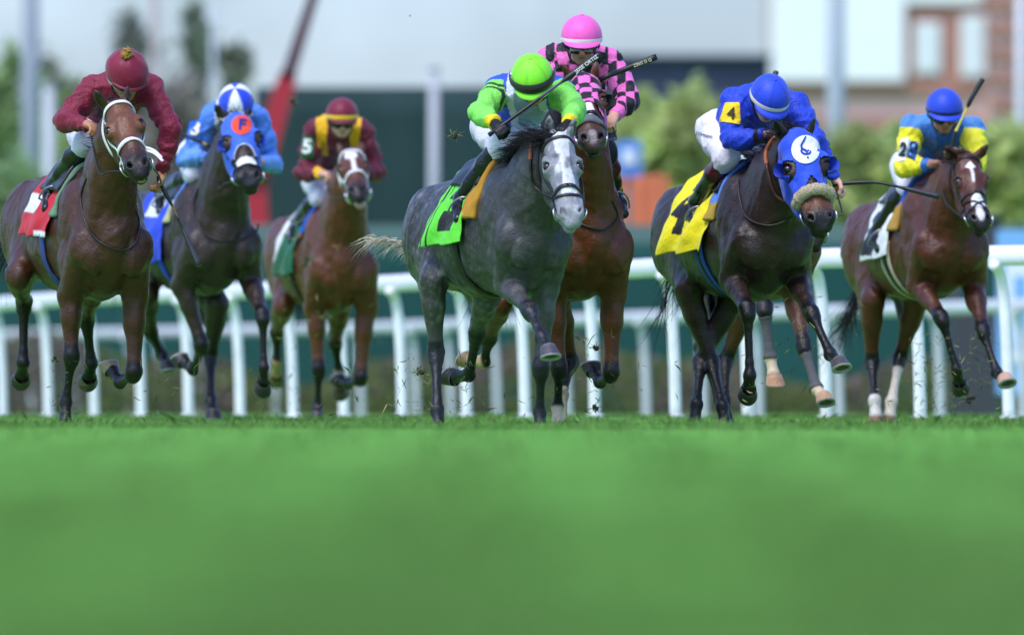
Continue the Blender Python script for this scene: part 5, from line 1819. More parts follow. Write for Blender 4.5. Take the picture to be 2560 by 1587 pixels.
def silk_D(s, V_, reg, tt, loc):
    c = np.tile(C_('#7fd955'), (len(V_), 1))
    t0 = reg == 0
    c[t0] = C_('#2c4fd0')
    c[t0 & (np.abs(loc[:, 0]) < 0.10) & (loc[:, 1] < 0.03)] = C_('#8f9fb6')
    c[t0 & (np.abs(np.abs(loc[:, 0]) - 0.095) < 0.022)] = C_('#d8dde6')
    c[((reg == 1) | (reg == 3)) & (tt < 0.10)] = C_('#2c4fd0')
    c[(reg == 1) & (np.abs(tt - 0.45 - 0.10 * np.sin(30 * loc[:, 1])) < 0.035)] = C_('#16301a')
    c[(reg == 1) & (np.abs(tt - 0.24) < 0.03)] = C_('#16301a')
    c[((reg == 2) | (reg == 4)) & (tt > 0.72)] = C_('#f2d416')
    return c
def silk_E(s, V_, reg, tt, loc):
    q = 0.072
    X_, Z_ = V_[:, 0] - s.ch[0], V_[:, 2] - s.ch[2]
    k = (np.floor(X_ / q) + np.floor((Z_ + 0.02) / q)) % 2
    arm = reg > 0
    k2 = (np.floor(tt * 3.6 + (reg % 2) * 0.4) + (np.sin(6.0 * X_ / 0.10) > 0)) % 2
    k = np.where(arm, k2, k)
    c = np.where(k[:, None] > 0.5, C_('#15131a'), C_('#f873c0'))
    c[((reg == 2) | (reg == 4)) & (tt > 0.66)] = C_('#f873c0')
    return c
def silk_F(s, V_, reg, tt, loc):
    c = np.tile(C_('#1c3fc2'), (len(V_), 1))
    c[((reg == 2) | (reg == 4)) & (tt > 0.70) & (tt < 0.83)] = C_('#12131c')
    return c
def silk_H(s, V_, reg, tt, loc):
    c = np.tile(C_('#f0e428'), (len(V_), 1))
    c[(reg == 0) | (((reg == 1) | (reg == 3)) & (tt < 0.12))] = C_('#4d88cc')
    c[(reg == 0) & (loc[:, 1] < -0.02)] = C_('#2b62a8')
    c[(reg == 2) & (tt > 0.66)] = C_('#2f6fb8')
    return c

def cap_plain(h, seam=None, n=6):
    c = C_(h)
    def fn(t, ph):
        if seam and min(abs((ph + 15) % (360 / n)), 360 / n - abs((ph + 15) % (360 / n))) < 4 and t > 0.05:
            return tuple(c * seam)
        return tuple(c)
    return fn
def cap_quarters(a, b):
    a, b = C_(a), C_(b)
    return lambda t, ph: tuple(a if int(((ph + 25) % 360) // 60) % 2 == 0 else b)
# ------------------------------------------------------------------ the jockeys
RIDERS = {}
RIDERS['grey'] = dict(seed=4, label='jockey in lime green cap and lime sleeves crouched over the grey horse', silk=silk_D, cap=cap_plain('#86e82e', 0.8), peakcol=C_('#86e82e'), button=C_('#86e82e'),
    gog=dict(up=True, strap='#1a1a1a'), skin='#cc977c', breech='#d8d3e2', boot='#131419', glove='#0e0e10', hs=1.0,
    hel=(1331, 192, 0.10), look=(3, 38, 8), shA=(1246, 228, 0.40), shB=(1400, 234, 0.34), elA=(1200, 283, -1), haA=(1240, 312, -1), elB=(1438, 276, -1), haB=(1420, 312, -1),
    pel=(1262, 322, 0.80), knee=(1256, 362), ank=(1155, 494), toe=(1128, 538), curlA=(0.5, -0.3, -0.8), boottop='#16171c')
RIDERS['maroon'] = dict(seed=1, label='jockey in all maroon silks, his cap tied with a gold tassel', silk=plain('#7c1630'), cap=cap_plain('#7c1630'), peakcol=C_('#7c1630'), puffy=True, pompom=C_('#a8842e'), peak=0.02,
    gog=dict(frame='#d8d8d8', strap='#d8d8d8', z=0.0), skin='#b8835f', breech='#dad4e6', hs=1.04, cuff=0.93,
    hel=(317, 180, 0.12), look=(20, 36, 6), shA=(236, 224, 0.40), shB=(378, 226, 0.36), elA=(158, 300, -1), haA=(218, 312, -1), elB=(428, 322, -1), haB=(404, 438, -0.5),
    pel=(248, 326, 0.82), knee=(216, 358), ank=(118, 482), toe=(98, 520), curlB=(-0.8, -0.4, -0.2))
RIDERS['blue_hood'] = dict(seed=2, label='jockey in a blue and white quartered cap riding behind the F hood', silk=silk_B, cap=cap_quarters('#e4e6ea', '#2546cf'), peakcol=C_('#2546cf'),
    skin='#cc977c', breech='#e6e0ec', hs=0.98, hel=(590, 258, 0.12), look=(-4, 40, 0), shA=(534, 292, 0.40), shB=(640, 296, 0.36), elA=(466, 396, -1), haA=(532, 396, -1), elB=(684, 412, -1), haB=(648, 404, -1),
    pel=(518, 392, 0.82), knee=(488, 432), ank=(405, 492), toe=(390, 524))
RIDERS['white_blaze'] = dict(seed=3, label='jockey in maroon and yellow silks with a green number 5 armband', silk=silk_C, cap=cap_plain('#74162f'), peakcol=C_('#64142b'), band=(C_('#f0c41a'), 0.84, 0.98),
    skin='#d6a288', breech='#e0dae8', hs=0.95, hel=(855, 288, 0.12), look=(4, 12, 0), shA=(790, 328, 0.40), shB=(906, 330, 0.38), elA=(760, 432, -1), haA=(810, 436, -1), elB=(942, 432, -1), haB=(905, 432, -1),
    pel=(818, 430, 0.85), knee=(802, 490), ank=(745, 560), toe=(730, 596))
RIDERS['pink_hood'] = dict(seed=5, label='jockey in pink cap and pink and black checked silks, sitting highest', silk=silk_E, cap=cap_plain('#f862b8', 0.9), peakcol=C_('#f862b8'), band=(C_('#e6e2da'), 0.88, 1.0), button=C_('#f862b8'),
    skin='#d6a288', breech='#15131a', hs=1.0, beard='#3a2c26', hel=(1454, 92, 0.15), look=(2, 14, 0), shA=(1382, 150, 0.42), shB=(1524, 158, 0.38), elA=(1392, 250, -0.6), haA=(1450, 262, -1), elB=(1572, 250, -1), haB=(1534, 292, -1),
    pel=(1440, 268, 0.85), legside='B', knee=(1512, 385, 0.50), ank=(1538, 480, 0.75), toe=(1553, 522, 0.62), boottop='#4a1420', boottop_t=0.42)
RIDERS['fleece'] = dict(seed=6, label='jockey in all royal blue silks with a yellow number 4 armband, face tucked low', silk=silk_F, cap=cap_plain('#2748cf', 0.72, 6), peakcol=C_('#2748cf'), band=(C_('#e2ddd0'), 0.84, 0.96), button=C_('#2748cf'),
    skin='#dcaa96', breech='#e8e2ea', hs=0.98, hel=(1925, 240, 0.10), look=(12, 42, -6), shA=(1836, 256, 0.42), shB=(1988, 266, 0.36), elA=(1828, 350, -1), haA=(1918, 338, -1), elB=(2035, 350, -1), haB=(2090, 452, -0.5),
    pel=(1822, 332, 0.84), knee=(1818, 394), ank=(1722, 534), toe=(1726, 574), boottop='#521020', boottop_t=0.33, curlB=(-0.6, -0.5, -0.4), cuff=0.86)
RIDERS['star'] = dict(seed=8, label='jockey in a blue cap, blue body and yellow sleeves beside the rail', silk=silk_H, cap=cap_plain('#2444c4'), peakcol=C_('#2444c4'), band=(C_('#141a3a'), 0.88, 0.97),
    skin='#cf947c', breech='#e6e0ec', boot='#16140f', hs=0.98, beard='#5a3c30', hel=(2361, 270, 0.12), look=(6, 20, 0), shA=(2284, 322, 0.40), shB=(2432, 328, 0.36), elA=(2260, 420, -1), haA=(2334, 410, -1), elB=(2440, 412, -1), haB=(2392, 382, -1),
    pel=(2304, 420, 0.84), knee=(2275, 462), ank=(2192, 580), toe=(2182, 612))
RIDERS['bandaged'] = dict(seed=7, label='jockey hidden behind the royal blue jockey, only his whip rising above the cap', silk=plain('#1a1d3a'), cap=cap_plain('#1a1d3a'), peakcol=C_('#1a1d3a'),
    breech='#d8d8de', hs=0.95, hel=(1926, 262, 0.10), look=(5, 42, 0), shA=(1872, 290, 0.40), shB=(1984, 292, 0.36), elA=(1866, 345, -1), haA=(1916, 342, -1), elB=(1992, 348, -1), haB=(1955, 345, -1),
    pel=(1890, 345, 0.84), knee=(1890, 420), ank=(1835, 535), toe=(1832, 570))
# ------------------------------------------------------------------ building every pair, its tack and its trimmings
def ear_clear(h, r=0.045):
    ok = np.ones(len(h.V), bool)
    for b, tip, fc in h.ears:
        d, t = segdist(h.V, lerp(b, tip, 0.12), tip)
        ok &= d > r
    return ok
def hood(h, edge, colfn, name='hood', eye=(0.062, 0.050, 0.055), ec=0.214):
    hx = h.hx
    l, t, n = hx.T
    k = (t > -0.035) & (t < edge(np.abs(l), n)) & (np.abs(l) < 0.135) & (n > -0.285) & (n < 0.10)
    k &= n > -(0.11 + 0.62 * t)
    k &= ear_clear(h)
    for q in (-1, 1):
        k &= np.linalg.norm((hx - np.array([0.085 * q, ec, -0.055])) / np.array(eye), axis=1) > 1
    o = h.shell(k, 0.007, M_LYCRA, name, colfn(hx))
    md = o.modifiers.new('thickness', 'SOLIDIFY'); md.thickness = 0.004; md.offset = 1
    return o
def eye_rim(h, parent, q, col, r=(0.062, 0.050), cup=0.0, ec=0.214, a0=0, a1=360):
    m = MB(); pts = []; nn = []
    for a in np.linspace(R(a0), R(a1), 30):
        p, n = snap(h.bvh, h.H(0.092 * q - 0.03 * q * 0, ec + r[1] * math.cos(a), -0.052 - r[0] * 0.80 * math.sin(a)), 0.010)
        pts.append(p); nn.append(n)
    pts = np.array(pts)
    for _ in range(3):
        pts[1:-1] = 0.5 * pts[1:-1] + 0.25 * (pts[2:] + pts[:-2])
    m.tube(pts, 0.006, 7, col)
    if cup:
        out = nrm(h.X * q * 0.8 + h.N * 0.55)
        c = pts.mean(0)
        rows = []
        for i, p in enumerate(pts):
            w = math.sin(math.pi * i / 29) ** 0.6
            rows.append([p, p + out * cup * 0.6 * w + (c - p) * 0.05, p + out * cup * w + (c - p) * 0.16])
        rows = np.array(rows)
        m.grid(rows, col); m.grid(rows[:, ::-1] + 0.0015 * out, col)
    return m.build('eye_cup', M_LYCRA, parent)
def rein(h, q, hand, sag=0.05, r=0.0055, mt=None, out=0.05):
    a = h.bit[q]
    b = np.asarray(hand)
    mid = lerp(a, b, 0.5) + V3(0, 0, -sag) + h.L * q * out
    m = MB(); m.tube(spline([a, lerp(a, mid, 0.5) + h.L * q * out * 0.35, mid, b], 26), r, 7)
    return m.build('rein', mt or M_LEATHER, h.root)
def girth(h, u, w, mt, name='girth', a0=100, a1=260, buckle=False):
    c = lerp(h.brk + h.U * 0.05, h.rmp + h.U * 0.05, u)
    pts = []; nn = []
    for a in np.linspace(R(a0), R(a1), 50):
        d = h.U * math.cos(a) - h.L * math.sin(a)
        r = shoot(h.bvh, c + d * 0.8 - h.F * 0.0, -d, 0.008)
        if r is not None:
            pts.append(r[0]); nn.append(r[1])
    pts = np.array(pts)
    for _ in range(4):
        pts[1:-1] = 0.5 * pts[1:-1] + 0.25 * (pts[2:] + pts[:-2])
    m = MB(); m.ribbon(pts, nn, w, 0.008)
    g = m.build(name, mt, h.root)
    if buckle:
        for i in (7, 13):
            b = MB(); b.torus(pts[-i] + nn[-i] * 0.012, nn[-i], 0.02, 0.004, 14, 6); b.build('buckle', M_STEEL, g)
    return g
def number_on(o, txt, cx, cy, hpx, rot, col, bold=0.06, shear=0.0, sx=1.0):
    me = o.data; org = origin_of(o)
    vv = [tuple(np.array(v.co) + org) for v in me.vertices]; ff = [tuple(p.vertices) for p in me.polygons]
    return lettering(txt, cx, cy, hpx, rot, BVHTree.FromPolygons(vv, ff), o, col, 'number', bold, sx, 0.012, shear=shear)
def strap_cord(h, pxs, r, mt, name='neck_strap', off=0.012):
    return h.cord(pxs, r, mt, name, off)
BLK = (0.012, 0.012, 0.013)
WHT = (0.74, 0.74, 0.72)

def make_pair(k):
    h = Horse(HORSES[k])
    r = Rider(RIDERS[k], h) if k in RIDERS else None
    HORSES[k]['h'] = h
    return h, r
def want(k):
    return k in HORSES
def hand_c(r, i):
    return r.hands[i][0]

def edge2(c, e, lo=-0.0):
    return c
if want('grey'):
    h, r = make_pair('grey')
    b = h.bridle(M_LEATHER, 0.022, t_nose=0.385)
    m = MB()
    p, n = h.surf([(-0.064, 0.40, -0.10), (-0.055, 0.43, -0.03), (0, 0.44, 0.0), (0.055, 0.43, -0.03), (0.064, 0.40, -0.10)], 24, 0.006); m.ribbon(p, n, 0.016, 0.004)
    m.build('flash_strap', M_LEATHER, b)
    rein(h, 1, hand_c(r, 1), 0.02, out=0.04)
    strap_cord(h, [(1331, 353), (1327, 372), (1325, 400)], 0.012, M_TAN, 'rein_grip', 0.03)
    strap_cord(h, [(1325, 400), (1329, 450), (1345, 475), (1382, 494)], 0.009, M_LEATHER, 'rein', 0.03)
    def cc(u, a):
        A = abs(a); e = 0.58 - u
        if 0.035 < e < 0.055 or 0.085 < e < 0.10: return BLK
        if 0.16 < e < 0.34 and 74 < A < 98: return BLK
        if 0.16 < e < 0.24 and 50 < A < 60: return BLK
        return lin('#66d83c')
    o, G = h.drape('saddle_cloth', 0.17, 0.58, -110, 110, cc, M_CLOTH, off=0.018, du=70, da=170, flare=0.05, seed=1, wav=0.018, puff=0.02, skew=0.12)
    o, G = h.drape('saddle_pad', 0.06, 0.22, -84, 84, lambda u, a: lin('#b8862e'), M_PAD, off=0.030, du=10, da=50, flare=0.03, thick=0.035, wav=0.002)
    o, G = h.drape('saddle', 0.16, 0.55, -42, 42, lambda u, a: BLK, mat('saddle_leather', attr=True, rough=0.35, spec=0.45), off=0.045, du=14, da=24, flare=0.0, thick=0.02, wav=0.004)
    girth(h, 0.30, 0.075, M_LEATHER, buckle=True)
    y = r.hands[0][0][1]
    w, sp = whip('riding_whip', [P(1222, 338, y - 0.02), P(1254, 315, y - 0.03), P(1390, 216, y + 0.05), P(1503, 134, y + 0.10)],
         [(0, 0.014), (0.05, 0.011), (0.42, 0.010), (0.50, 0.008), (0.66, 0.007), (0.68, 0.017), (1, 0.018)], [(0, BLK), (0.45, (0.06, 0.03, 0.12)), (0.66, BLK)], 'black and purple riding whip held up by the jockey in lime green')
    lettering('JOSE ORTIZ', 1466, 161, 9.5, -36, None, w, (0.70, 0.69, 0.66), 'lettering', 0.02, 1.0, 0.022, Y=y + 0.07)
    lettering(disc(20, 3), 1443, 179, 4.5, 0, None, w, (0.70, 0.69, 0.66), 'emblem', off=0.022, Y=y + 0.07)

if want('maroon'):
    h, r = make_pair('maroon')
    h.bridle(M_PVC, 0.024, t_nose=0.365)
    rein(h, -1, hand_c(r, 0), 0.12); rein(h, 1, hand_c(r, 1), 0.06)
    strap_cord(h, [(216, 445), (200, 496), (216, 564), (246, 603), (301, 627), (341, 607), (349, 556), (341, 528)], 0.006, M_LEATHER)
    m = MB(); p, n = h.surf([(0.085, 0.33, -0.11), (0.080, 0.40, -0.12)], 6, 0.01)
    for q, dz in ((0, 0.0), (1, 0.03)):
        a = p[0] + h.A * 0.03 * q
        m.ribbon(spline([a, a + h.X * 0.05 + h.A * 0.05, a + h.X * 0.08 + h.A * 0.13], 8), [h.N] * 8, 0.018, 0.003)
    m.build('strap_end', M_PVC, h.root)
    def cc(u, a):
        A = abs(a)
        if 0.48 < u < 0.70 and 48 < A < 74: return WHT
        if A > 96 and u < 0.36: return WHT
        return lin('#c01c2c')
    o, G = h.drape('saddle_cloth', 0.16, 0.68, -102, 102, cc, M_CLOTH, off=0.016, du=34, da=80, seed=3, wav=0.012)
    o, G = h.drape('saddle_pad', 0.05, 0.17, -76, 76, lambda u, a: lin('#6f8a70'), M_PAD, off=0.026, du=8, da=46, thick=0.02, wav=0.002)
    h.drape('saddle', 0.14, 0.55, -44, 44, lambda u, a: BLK, mat('saddle_leather', attr=True), off=0.045, du=14, da=24, flare=0.0, thick=0.02, wav=0.004)
    girth(h, 0.27, 0.07, mat('blue_girth', (0.03, 0.06, 0.20), rough=0.7))
    y = hand_c(r, 1)[1]
    whip('riding_whip', [P(397, 440, y), P(402, 462, y - 0.01), P(433, 520, y - 0.05), P(497, 664, y - 0.15)], [(0, 0.015), (0.2, 0.013), (0.35, 0.007), (0.58, 0.006), (0.62, 0.013), (1, 0.018)],
         [(0, BLK), (0.34, (0.20, 0.13, 0.08)), (0.45, BLK), (0.60, (0.05, 0.05, 0.055))], 'black riding whip hanging down from the fist of the maroon jockey')

if want('blue_hood'):
    h, r = make_pair('blue_hood')
    ed = lambda l, n: np.where(n < -0.10, 0.44, np.minimum(0.300 + 15 * l * l, 0.43))
    hd = hood(h, ed, lambda hx: np.tile(C_('#3c66e0'), (len(hx), 1)))
    hv = h.last_shell
    for q in (-1, 1): eye_rim(h, hd, q, C_('#2c50c4'), cup=0.05, a0=-10, a1=190)
    m = MB()
    for l in np.linspace(-0.068, 0.068, 17):
        p, n = snap(h.bvh, h.H(l, 0.297 + 15 * l * l, -0.35 * abs(l)), 0.010); m.ball(p, 0.0062, None, 8, 6, C_('#e8e8e4'))
    for b, tip, fc in h.ears:
        for t in np.linspace(-1, 1, 7):
            p, n = snap(h.bvh, b + h.N * 0.045 + h.X * 0.042 * t + h.A * (0.016 - 0.02 * abs(t)), 0.010); m.ball(p, 0.0055, None, 8, 6, C_('#e8e8e4'))
    m.build('white_trim', M_LYCRA, hd)
    lettering(disc(sx=1.05), 604, 313, 24, 0, hv, hd, lin('#e8502c'), 'disc', off=0.006)
    lettering('F', 605, 313, 27, 5, hv, hd, lin('#24307c'), 'lettering', 0.05, 1.05, 0.012)
    h.bridle(M_LEATHER, 0.016, nose=True, brow=False, t_nose=0.46)
    st = h.shell((h.hx[:, 1] > 0.385) & (h.hx[:, 1] < 0.455) & (np.abs(h.hx[:, 0]) < 0.050) & (h.hx[:, 2] > -0.09), 0.004, mat('nasal_strip', (0.80, 0.79, 0.76), rough=0.7), 'nasal_strip', np.tile(WHT, (len(h.V), 1)))
    rein(h, -1, hand_c(r, 0), 0.10, 0.007); rein(h, 1, hand_c(r, 1), 0.06)
    strap_cord(h, [(495, 471), (482, 517), (489, 550), (518, 590), (578, 603), (637, 583), (646, 560)], 0.0065, M_LEATHER)
    def cc(u, a):
        A = abs(a)
        if 0.30 < u < 0.62 and 40 < A < 72: return WHT
        return lin('#2746c8')
    h.drape('saddle_cloth', 0.20, 0.74, -128, 128, cc, M_CLOTH, off=0.016, du=34, da=80, seed=5, wav=0.014)
    h.drape('saddle_pad', 0.07, 0.19, -78, 78, lambda u, a: lin('#b9b58c') if abs(a) > 50 else lin('#5f86c4'), M_PAD, off=0.026, du=8, da=46, thick=0.02, wav=0.002)
    h.drape('saddle', 0.14, 0.55, -44, 44, lambda u, a: BLK, mat('saddle_leather', attr=True), off=0.045, du=14, da=24, flare=0.0, thick=0.02, wav=0.004)
    girth(h, 0.28, 0.07, mat('royal_girth', (0.02, 0.07, 0.42), rough=0.7))
    pt = r.patch([(474, 303), (512, 300), (503, 347), (466, 346)], M_SILK, 'arm_band', lambda a, b: lin('#3a6fd0'))
    lettering('3', 489, 323, 34, 12, r.sbvh, pt, lin('#e8e2c4'), 'number', 0.035, 1.0, 0.016)
    y = hand_c(r, 0)[1]
    whip('riding_whip', [P(442, 330, y), P(490, 351, y - 0.02), P(528, 368, y - 0.03), P(560, 384, y - 0.02)], [(0, 0.010), (0.3, 0.009), (0.32, 0.012), (1, 0.011)], [(0, BLK), (0.55, (0.45, 0.33, 0.05)), (0.63, BLK)], 'short black riding whip across the arm with the number 3')

if want('white_blaze'):
    h, r = make_pair('white_blaze')
    h.bridle(M_PVC, 0.032, t_nose=0.34)
    rein(h, -1, hand_c(r, 0), 0.06); rein(h, 1, hand_c(r, 1), 0.06)
    def cc(u, a):
        A = abs(a)
        if u > 0.62 or (48 < A < 62 and u > 0.35): return WHT
        return lin('#0c5c3a')
    h.drape('saddle_cloth', 0.16, 0.72, -118, 118, cc, M_CLOTH, off=0.016, du=34, da=80, seed=7, wav=0.016)
    h.drape('saddle_pad', 0.05, 0.16, -66, 66, lambda u, a: lin('#2f63c8') if abs(a) < 58 else lin('#8a5a2c'), M_PAD, off=0.026, du=8, da=46, thick=0.02, wav=0.002)
    h.drape('saddle', 0.12, 0.55, -44, 44, lambda u, a: BLK, mat('saddle_leather', attr=True), off=0.045, du=14, da=24, flare=0.0, thick=0.02, wav=0.004)
    girth(h, 0.27, 0.08, M_LEATHER)
    pt = r.patch([(760, 341), (784, 340), (784, 396), (753, 394)], M_CLOTH, 'arm_band', lambda a, b: lin('#1d6b3c'))
    lettering('5', 768, 368, 36, 6, r.sbvh, pt, (0.72, 0.74, 0.70), 'number', 0.035, 1.0, 0.016)

if want('pink_hood'):
    h, r = make_pair('pink_hood')
    def ck(hx):
        k = (np.floor(hx[:, 0] / 0.054 + 0.5) + np.floor(hx[:, 1] / 0.050)) % 2
        c = np.where(k[:, None] > 0.5, C_('#f070bc'), C_('#16131a'))
        c[(np.abs(hx[:, 0]) > 0.075) & (hx[:, 1] > 0.22)] = C_('#f070bc')
        return c
    ed = lambda l, n: np.where(n < -0.09, 0.43, np.minimum(0.275 + 14 * l * l, 0.42))
    hd = hood(h, ed, ck)
    eye_rim(h, hd, 1, BLK, cup=0.07, a0=0, a1=200); eye_rim(h, hd, -1, BLK, cup=0.03, a0=20, a1=180)
    h.bridle(M_LEATHER, 0.020, brow=False, t_nose=0.365)
    m = MB(); p, n = h.loop(0.415, -0.085, a0=-112, a1=112, k=34, off=0.008); m.ribbon(p, n, 0.060, 0.012); m.build('padded_noseband', mat('grey_pad', (0.13, 0.135, 0.15), rough=0.8, bump=(120, 0.3)), h.root)
    rein(h, 1, hand_c(r, 1), 0.03); rein(h, -1, hand_c(r, 0), 0.06)
    strap_cord(h, [(1440, 556), (1500, 575), (1531, 563), (1545, 540), (1532, 504)], 0.0065, M_LEATHER)
    h.drape('saddle_cloth', 0.20, 0.70, -100, 100, lambda u, a: lin('#e070b0'), M_CLOTH, off=0.016, du=30, da=60, seed=9)
    h.drape('saddle', 0.12, 0.55, -48, 48, lambda u, a: BLK, mat('saddle_leather', attr=True), off=0.045, du=14, da=24, flare=0.0, thick=0.02, wav=0.004)
    girth(h, 0.27, 0.07, M_LEATHER)
    y = h.pl[1] + 0.02
    ya = hand_c(r, 0)[1]
    w, sp = whip('riding_whip', [P(1445, 268, ya), P(1470, 240, ya - 0.01), P(1505, 199, y), P(1555, 177, y + 0.02), P(1641, 143, y + 0.05)], [(0, 0.012), (0.4, 0.008), (0.52, 0.007), (0.56, 0.015), (1, 0.019)], [(0, (0.08, 0.05, 0.18)), (0.5, BLK)], 'black riding whip pointing right beside the pink cap')
    lettering('D G SAEZ', 1606, 157, 8, 160, None, w, (0.55, 0.50, 0.33), 'lettering', 0.02, 1.0, 0.022, Y=y + 0.03)
    lettering('Jockeys Guild', 1453, 126, 7.5, 3, None, r.root, (0.35, 0.34, 0.32), 'cap_lettering', 0.01, 1.0, 0.004, Y=snap(bvh_of(*[np.array([v.co[:] for v in q.data.vertices]) + origin_of(q) for q in [c for c in r.root.children if c.name.startswith('helmet')][0].children if q.name.startswith('helmet_band')][:1] + [np.array([p.vertices[:] for p in q.data.polygons]) for q in [c for c in r.root.children if c.name.startswith('helmet')][0].children if q.name.startswith('helmet_band')][:1]), P(1453, 126, r.hel[1] - 0.2))[0][1] - 0.004)

if want('fleece'):
    h, r = make_pair('fleece')
    ed = lambda l, n: np.where(n < -0.10, 0.45, np.minimum(0.30 + 2.0 * l, 0.40))
    hd = hood(h, ed, lambda hx: np.tile(C_('#2a50d4'), (len(hx), 1)), eye=(0.066, 0.050, 0.056), ec=0.22)
    hv = h.last_shell
    for q in (-1, 1): eye_rim(h, hd, q, C_('#1f40b8'), cup=0.085, ec=0.22, a0=-25, a1=205)
    lettering(disc(sx=1.0), 2014, 374, 35.5, 0, hv, hd, (0.76, 0.76, 0.76), 'disc', off=0.006)
    em = join_flat([stroke([(0.02, 0.92), (-0.14, 0.62), (-0.30, 0.30), (-0.24, 0.06), (0.02, -0.10), (0.12, -0.22)], [0.05, 0.06, 0.07, 0.08, 0.09, 0.05]),
                    stroke([(-0.26, 0.10), (-0.30, -0.12), (-0.14, -0.30), (0.12, -0.32), (0.32, -0.24), (0.36, -0.06)], [0.03, 0.08, 0.07, 0.07, 0.06, 0.02]),
                    stroke([(0.10, -0.14), (0.20, -0.06), (0.26, -0.14)], [0.03, 0.05, 0.03], 8),
                    stroke([(0.07, -0.56), (0.15, -0.56), (0.23, -0.56)], [0.01, 0.085, 0.01], 9)])
    lettering(em, 2014, 374, 35.5, 0, hv, hd, lin('#1d3f9c'), 'emblem', off=0.012)
    h.bridle(M_LEATHER, 0.020, nose=False, brow=False)
    p, n = h.loop(0.385, -0.085, a0=-118, a1=118, k=44, off=0.022)
    m = MB(); rg = np.random.RandomState(2)
    for _ in range(3): p[1:-1] = 0.5 * p[1:-1] + 0.25 * (p[2:] + p[:-2])
    m.tube(p, 0.036 + 0.003 * rg.normal(size=len(p)), 16)
    fl = m.build('fleece_noseband', M_FLEECE, h.root)
    roots = []; dirs = []
    for i in range(1500):
        j = rg.randint(1, len(p) - 1); d = nrm(rg.normal(size=3)); t = nrm(p[j + 1] - p[j - 1]); d = nrm(d - t * (d @ t))
        roots.append(lerp(p[j], p[j + 1], rg.rand()) + d * 0.031); dirs.append(d + rg.normal(size=3) * 0.5)
    h.hairs('fleece_tufts', roots, dirs, [0.013] * len(roots), 0.0028, (0.60, 0.50, 0.34), 0.2, 2.0, 3, parent=fl, seg=2)
    strap_cord(h, [(1901, 374), (1859, 416), (1846, 458), (1851, 506), (1866, 545), (1908, 563), (1943, 561), (1982, 542)], 0.006, M_LEATHER)
    strap_cord(h, [(1938, 343), (1925, 358), (1914, 385), (1916, 412)], 0.013, M_TAN, 'rein_grip', 0.03)
    strap_cord(h, [(1916, 412), (1922, 440), (1930, 470), (1944, 494), (1972, 510)], 0.010, mat('brown_leather', (0.045, 0.02, 0.014), rough=0.45), 'rein', 0.03)
    rein(h, 1, hand_c(r, 1), 0.05)
    o, G = h.drape('saddle_cloth', 0.16, 0.71, -114, 114, (lambda g: lambda u, a: BLK if g(u, a) else lin('#f4e412'))(glyph_on('4', 0.53, 70, 0.30, 8)), M_CLOTH, off=0.020, du=70, da=170, flare=0.06, seed=11, wav=0.024, puff=0.05, skew=0.05)
    h.drape('saddle_pad', 0.06, 0.20, -80, 80, lambda u, a: lin('#5b86d0') if abs(a) < 56 else lin('#b79a3c'), M_PAD, off=0.028, du=10, da=46, thick=0.02, wav=0.002)
    h.drape('saddle', 0.14, 0.55, -44, 44, lambda u, a: BLK, mat('saddle_leather', attr=True), off=0.045, du=14, da=24, flare=0.0, thick=0.02, wav=0.004)
    bg = mat('blue_webbing', (0.03, 0.13, 0.46), rough=0.6)
    girth(h, 0.25, 0.028, bg); girth(h, 0.31, 0.028, bg); girth(h, 0.28, 0.028, M_LEATHER, buckle=True)
    pt = r.patch([(1814, 258), (1848, 258), (1850, 311), (1799, 305)], M_CLOTH, 'arm_band', lambda a, b: lin('#efcb1e'))
    lettering('4', 1828, 285, 31, 4, r.sbvh, pt, lin('#3a2f16'), 'number', 0.012, 1.0, 0.016)
    lettering('J Ortizano', 1761, 338, 9, 12, r.bbvh, r.root, (0.03, 0.03, 0.035), 'breeches_lettering', 0.01, 0.8, 0.010)
    y = hand_c(r, 1)[1]
    w, sp = whip('riding_whip', [P(2082, 463, y), P(2098, 460, y - 0.01), P(2180, 456, y - 0.05), P(2232, 464, y - 0.08), P(2278, 475, y - 0.10), P(2349, 492, y - 0.12)],
         [(0, 0.013), (0.3, 0.012), (0.36, 0.009), (0.62, 0.008), (0.68, 0.013), (1, 0.019)], [(0, BLK), (0.68, (0.03, 0.03, 0.032))], 'long black riding whip held out to the right by the royal blue jockey')

if want('bandaged'):
    h, r = make_pair('bandaged')
    h.bridle(M_LEATHER, 0.02)
    for nm in ('FR', 'FL'):
        E, K, T, O, cor = h.legs[nm]
        d, t = segdist(h.V, lerp(K, T, 0.16), lerp(K, T, 1.02))
        k = (d < 0.075) & (t > 0.001) & (t < 0.999)
        o = h.shell(k, 0.006, mat('bandage', (0.10, 0.10, 0.105), rough=0.85, bump=(70, 0.3)), 'leg_bandage', np.tile((0.1, 0.1, 0.1), (len(h.V), 1)))
        o.modifiers.new('thickness', 'SOLIDIFY').thickness = 0.004
    h.drape('saddle_cloth', 0.2, 0.6, -95, 95, lambda u, a: BLK, M_CLOTH, off=0.016)
    h.drape('saddle', 0.14, 0.55, -44, 44, lambda u, a: BLK, mat('saddle_leather', attr=True), off=0.045, du=14, da=24, flare=0.0, thick=0.02, wav=0.004)
    rein(h, -1, hand_c(r, 0), 0.03); rein(h, 1, hand_c(r, 1), 0.03)
    y = hand_c(r, 0)[1]
    whip('riding_whip', [P(1914, 350, y - 0.02), P(1926, 270, y + 0.1), P(1935, 210, y + 0.2), P(1940, 181, y + 0.25)], [(0, 0.010), (0.6, 0.008), (0.75, 0.013), (1, 0.018)], [(0, BLK)], 'black riding whip tip rising behind the royal blue cap')

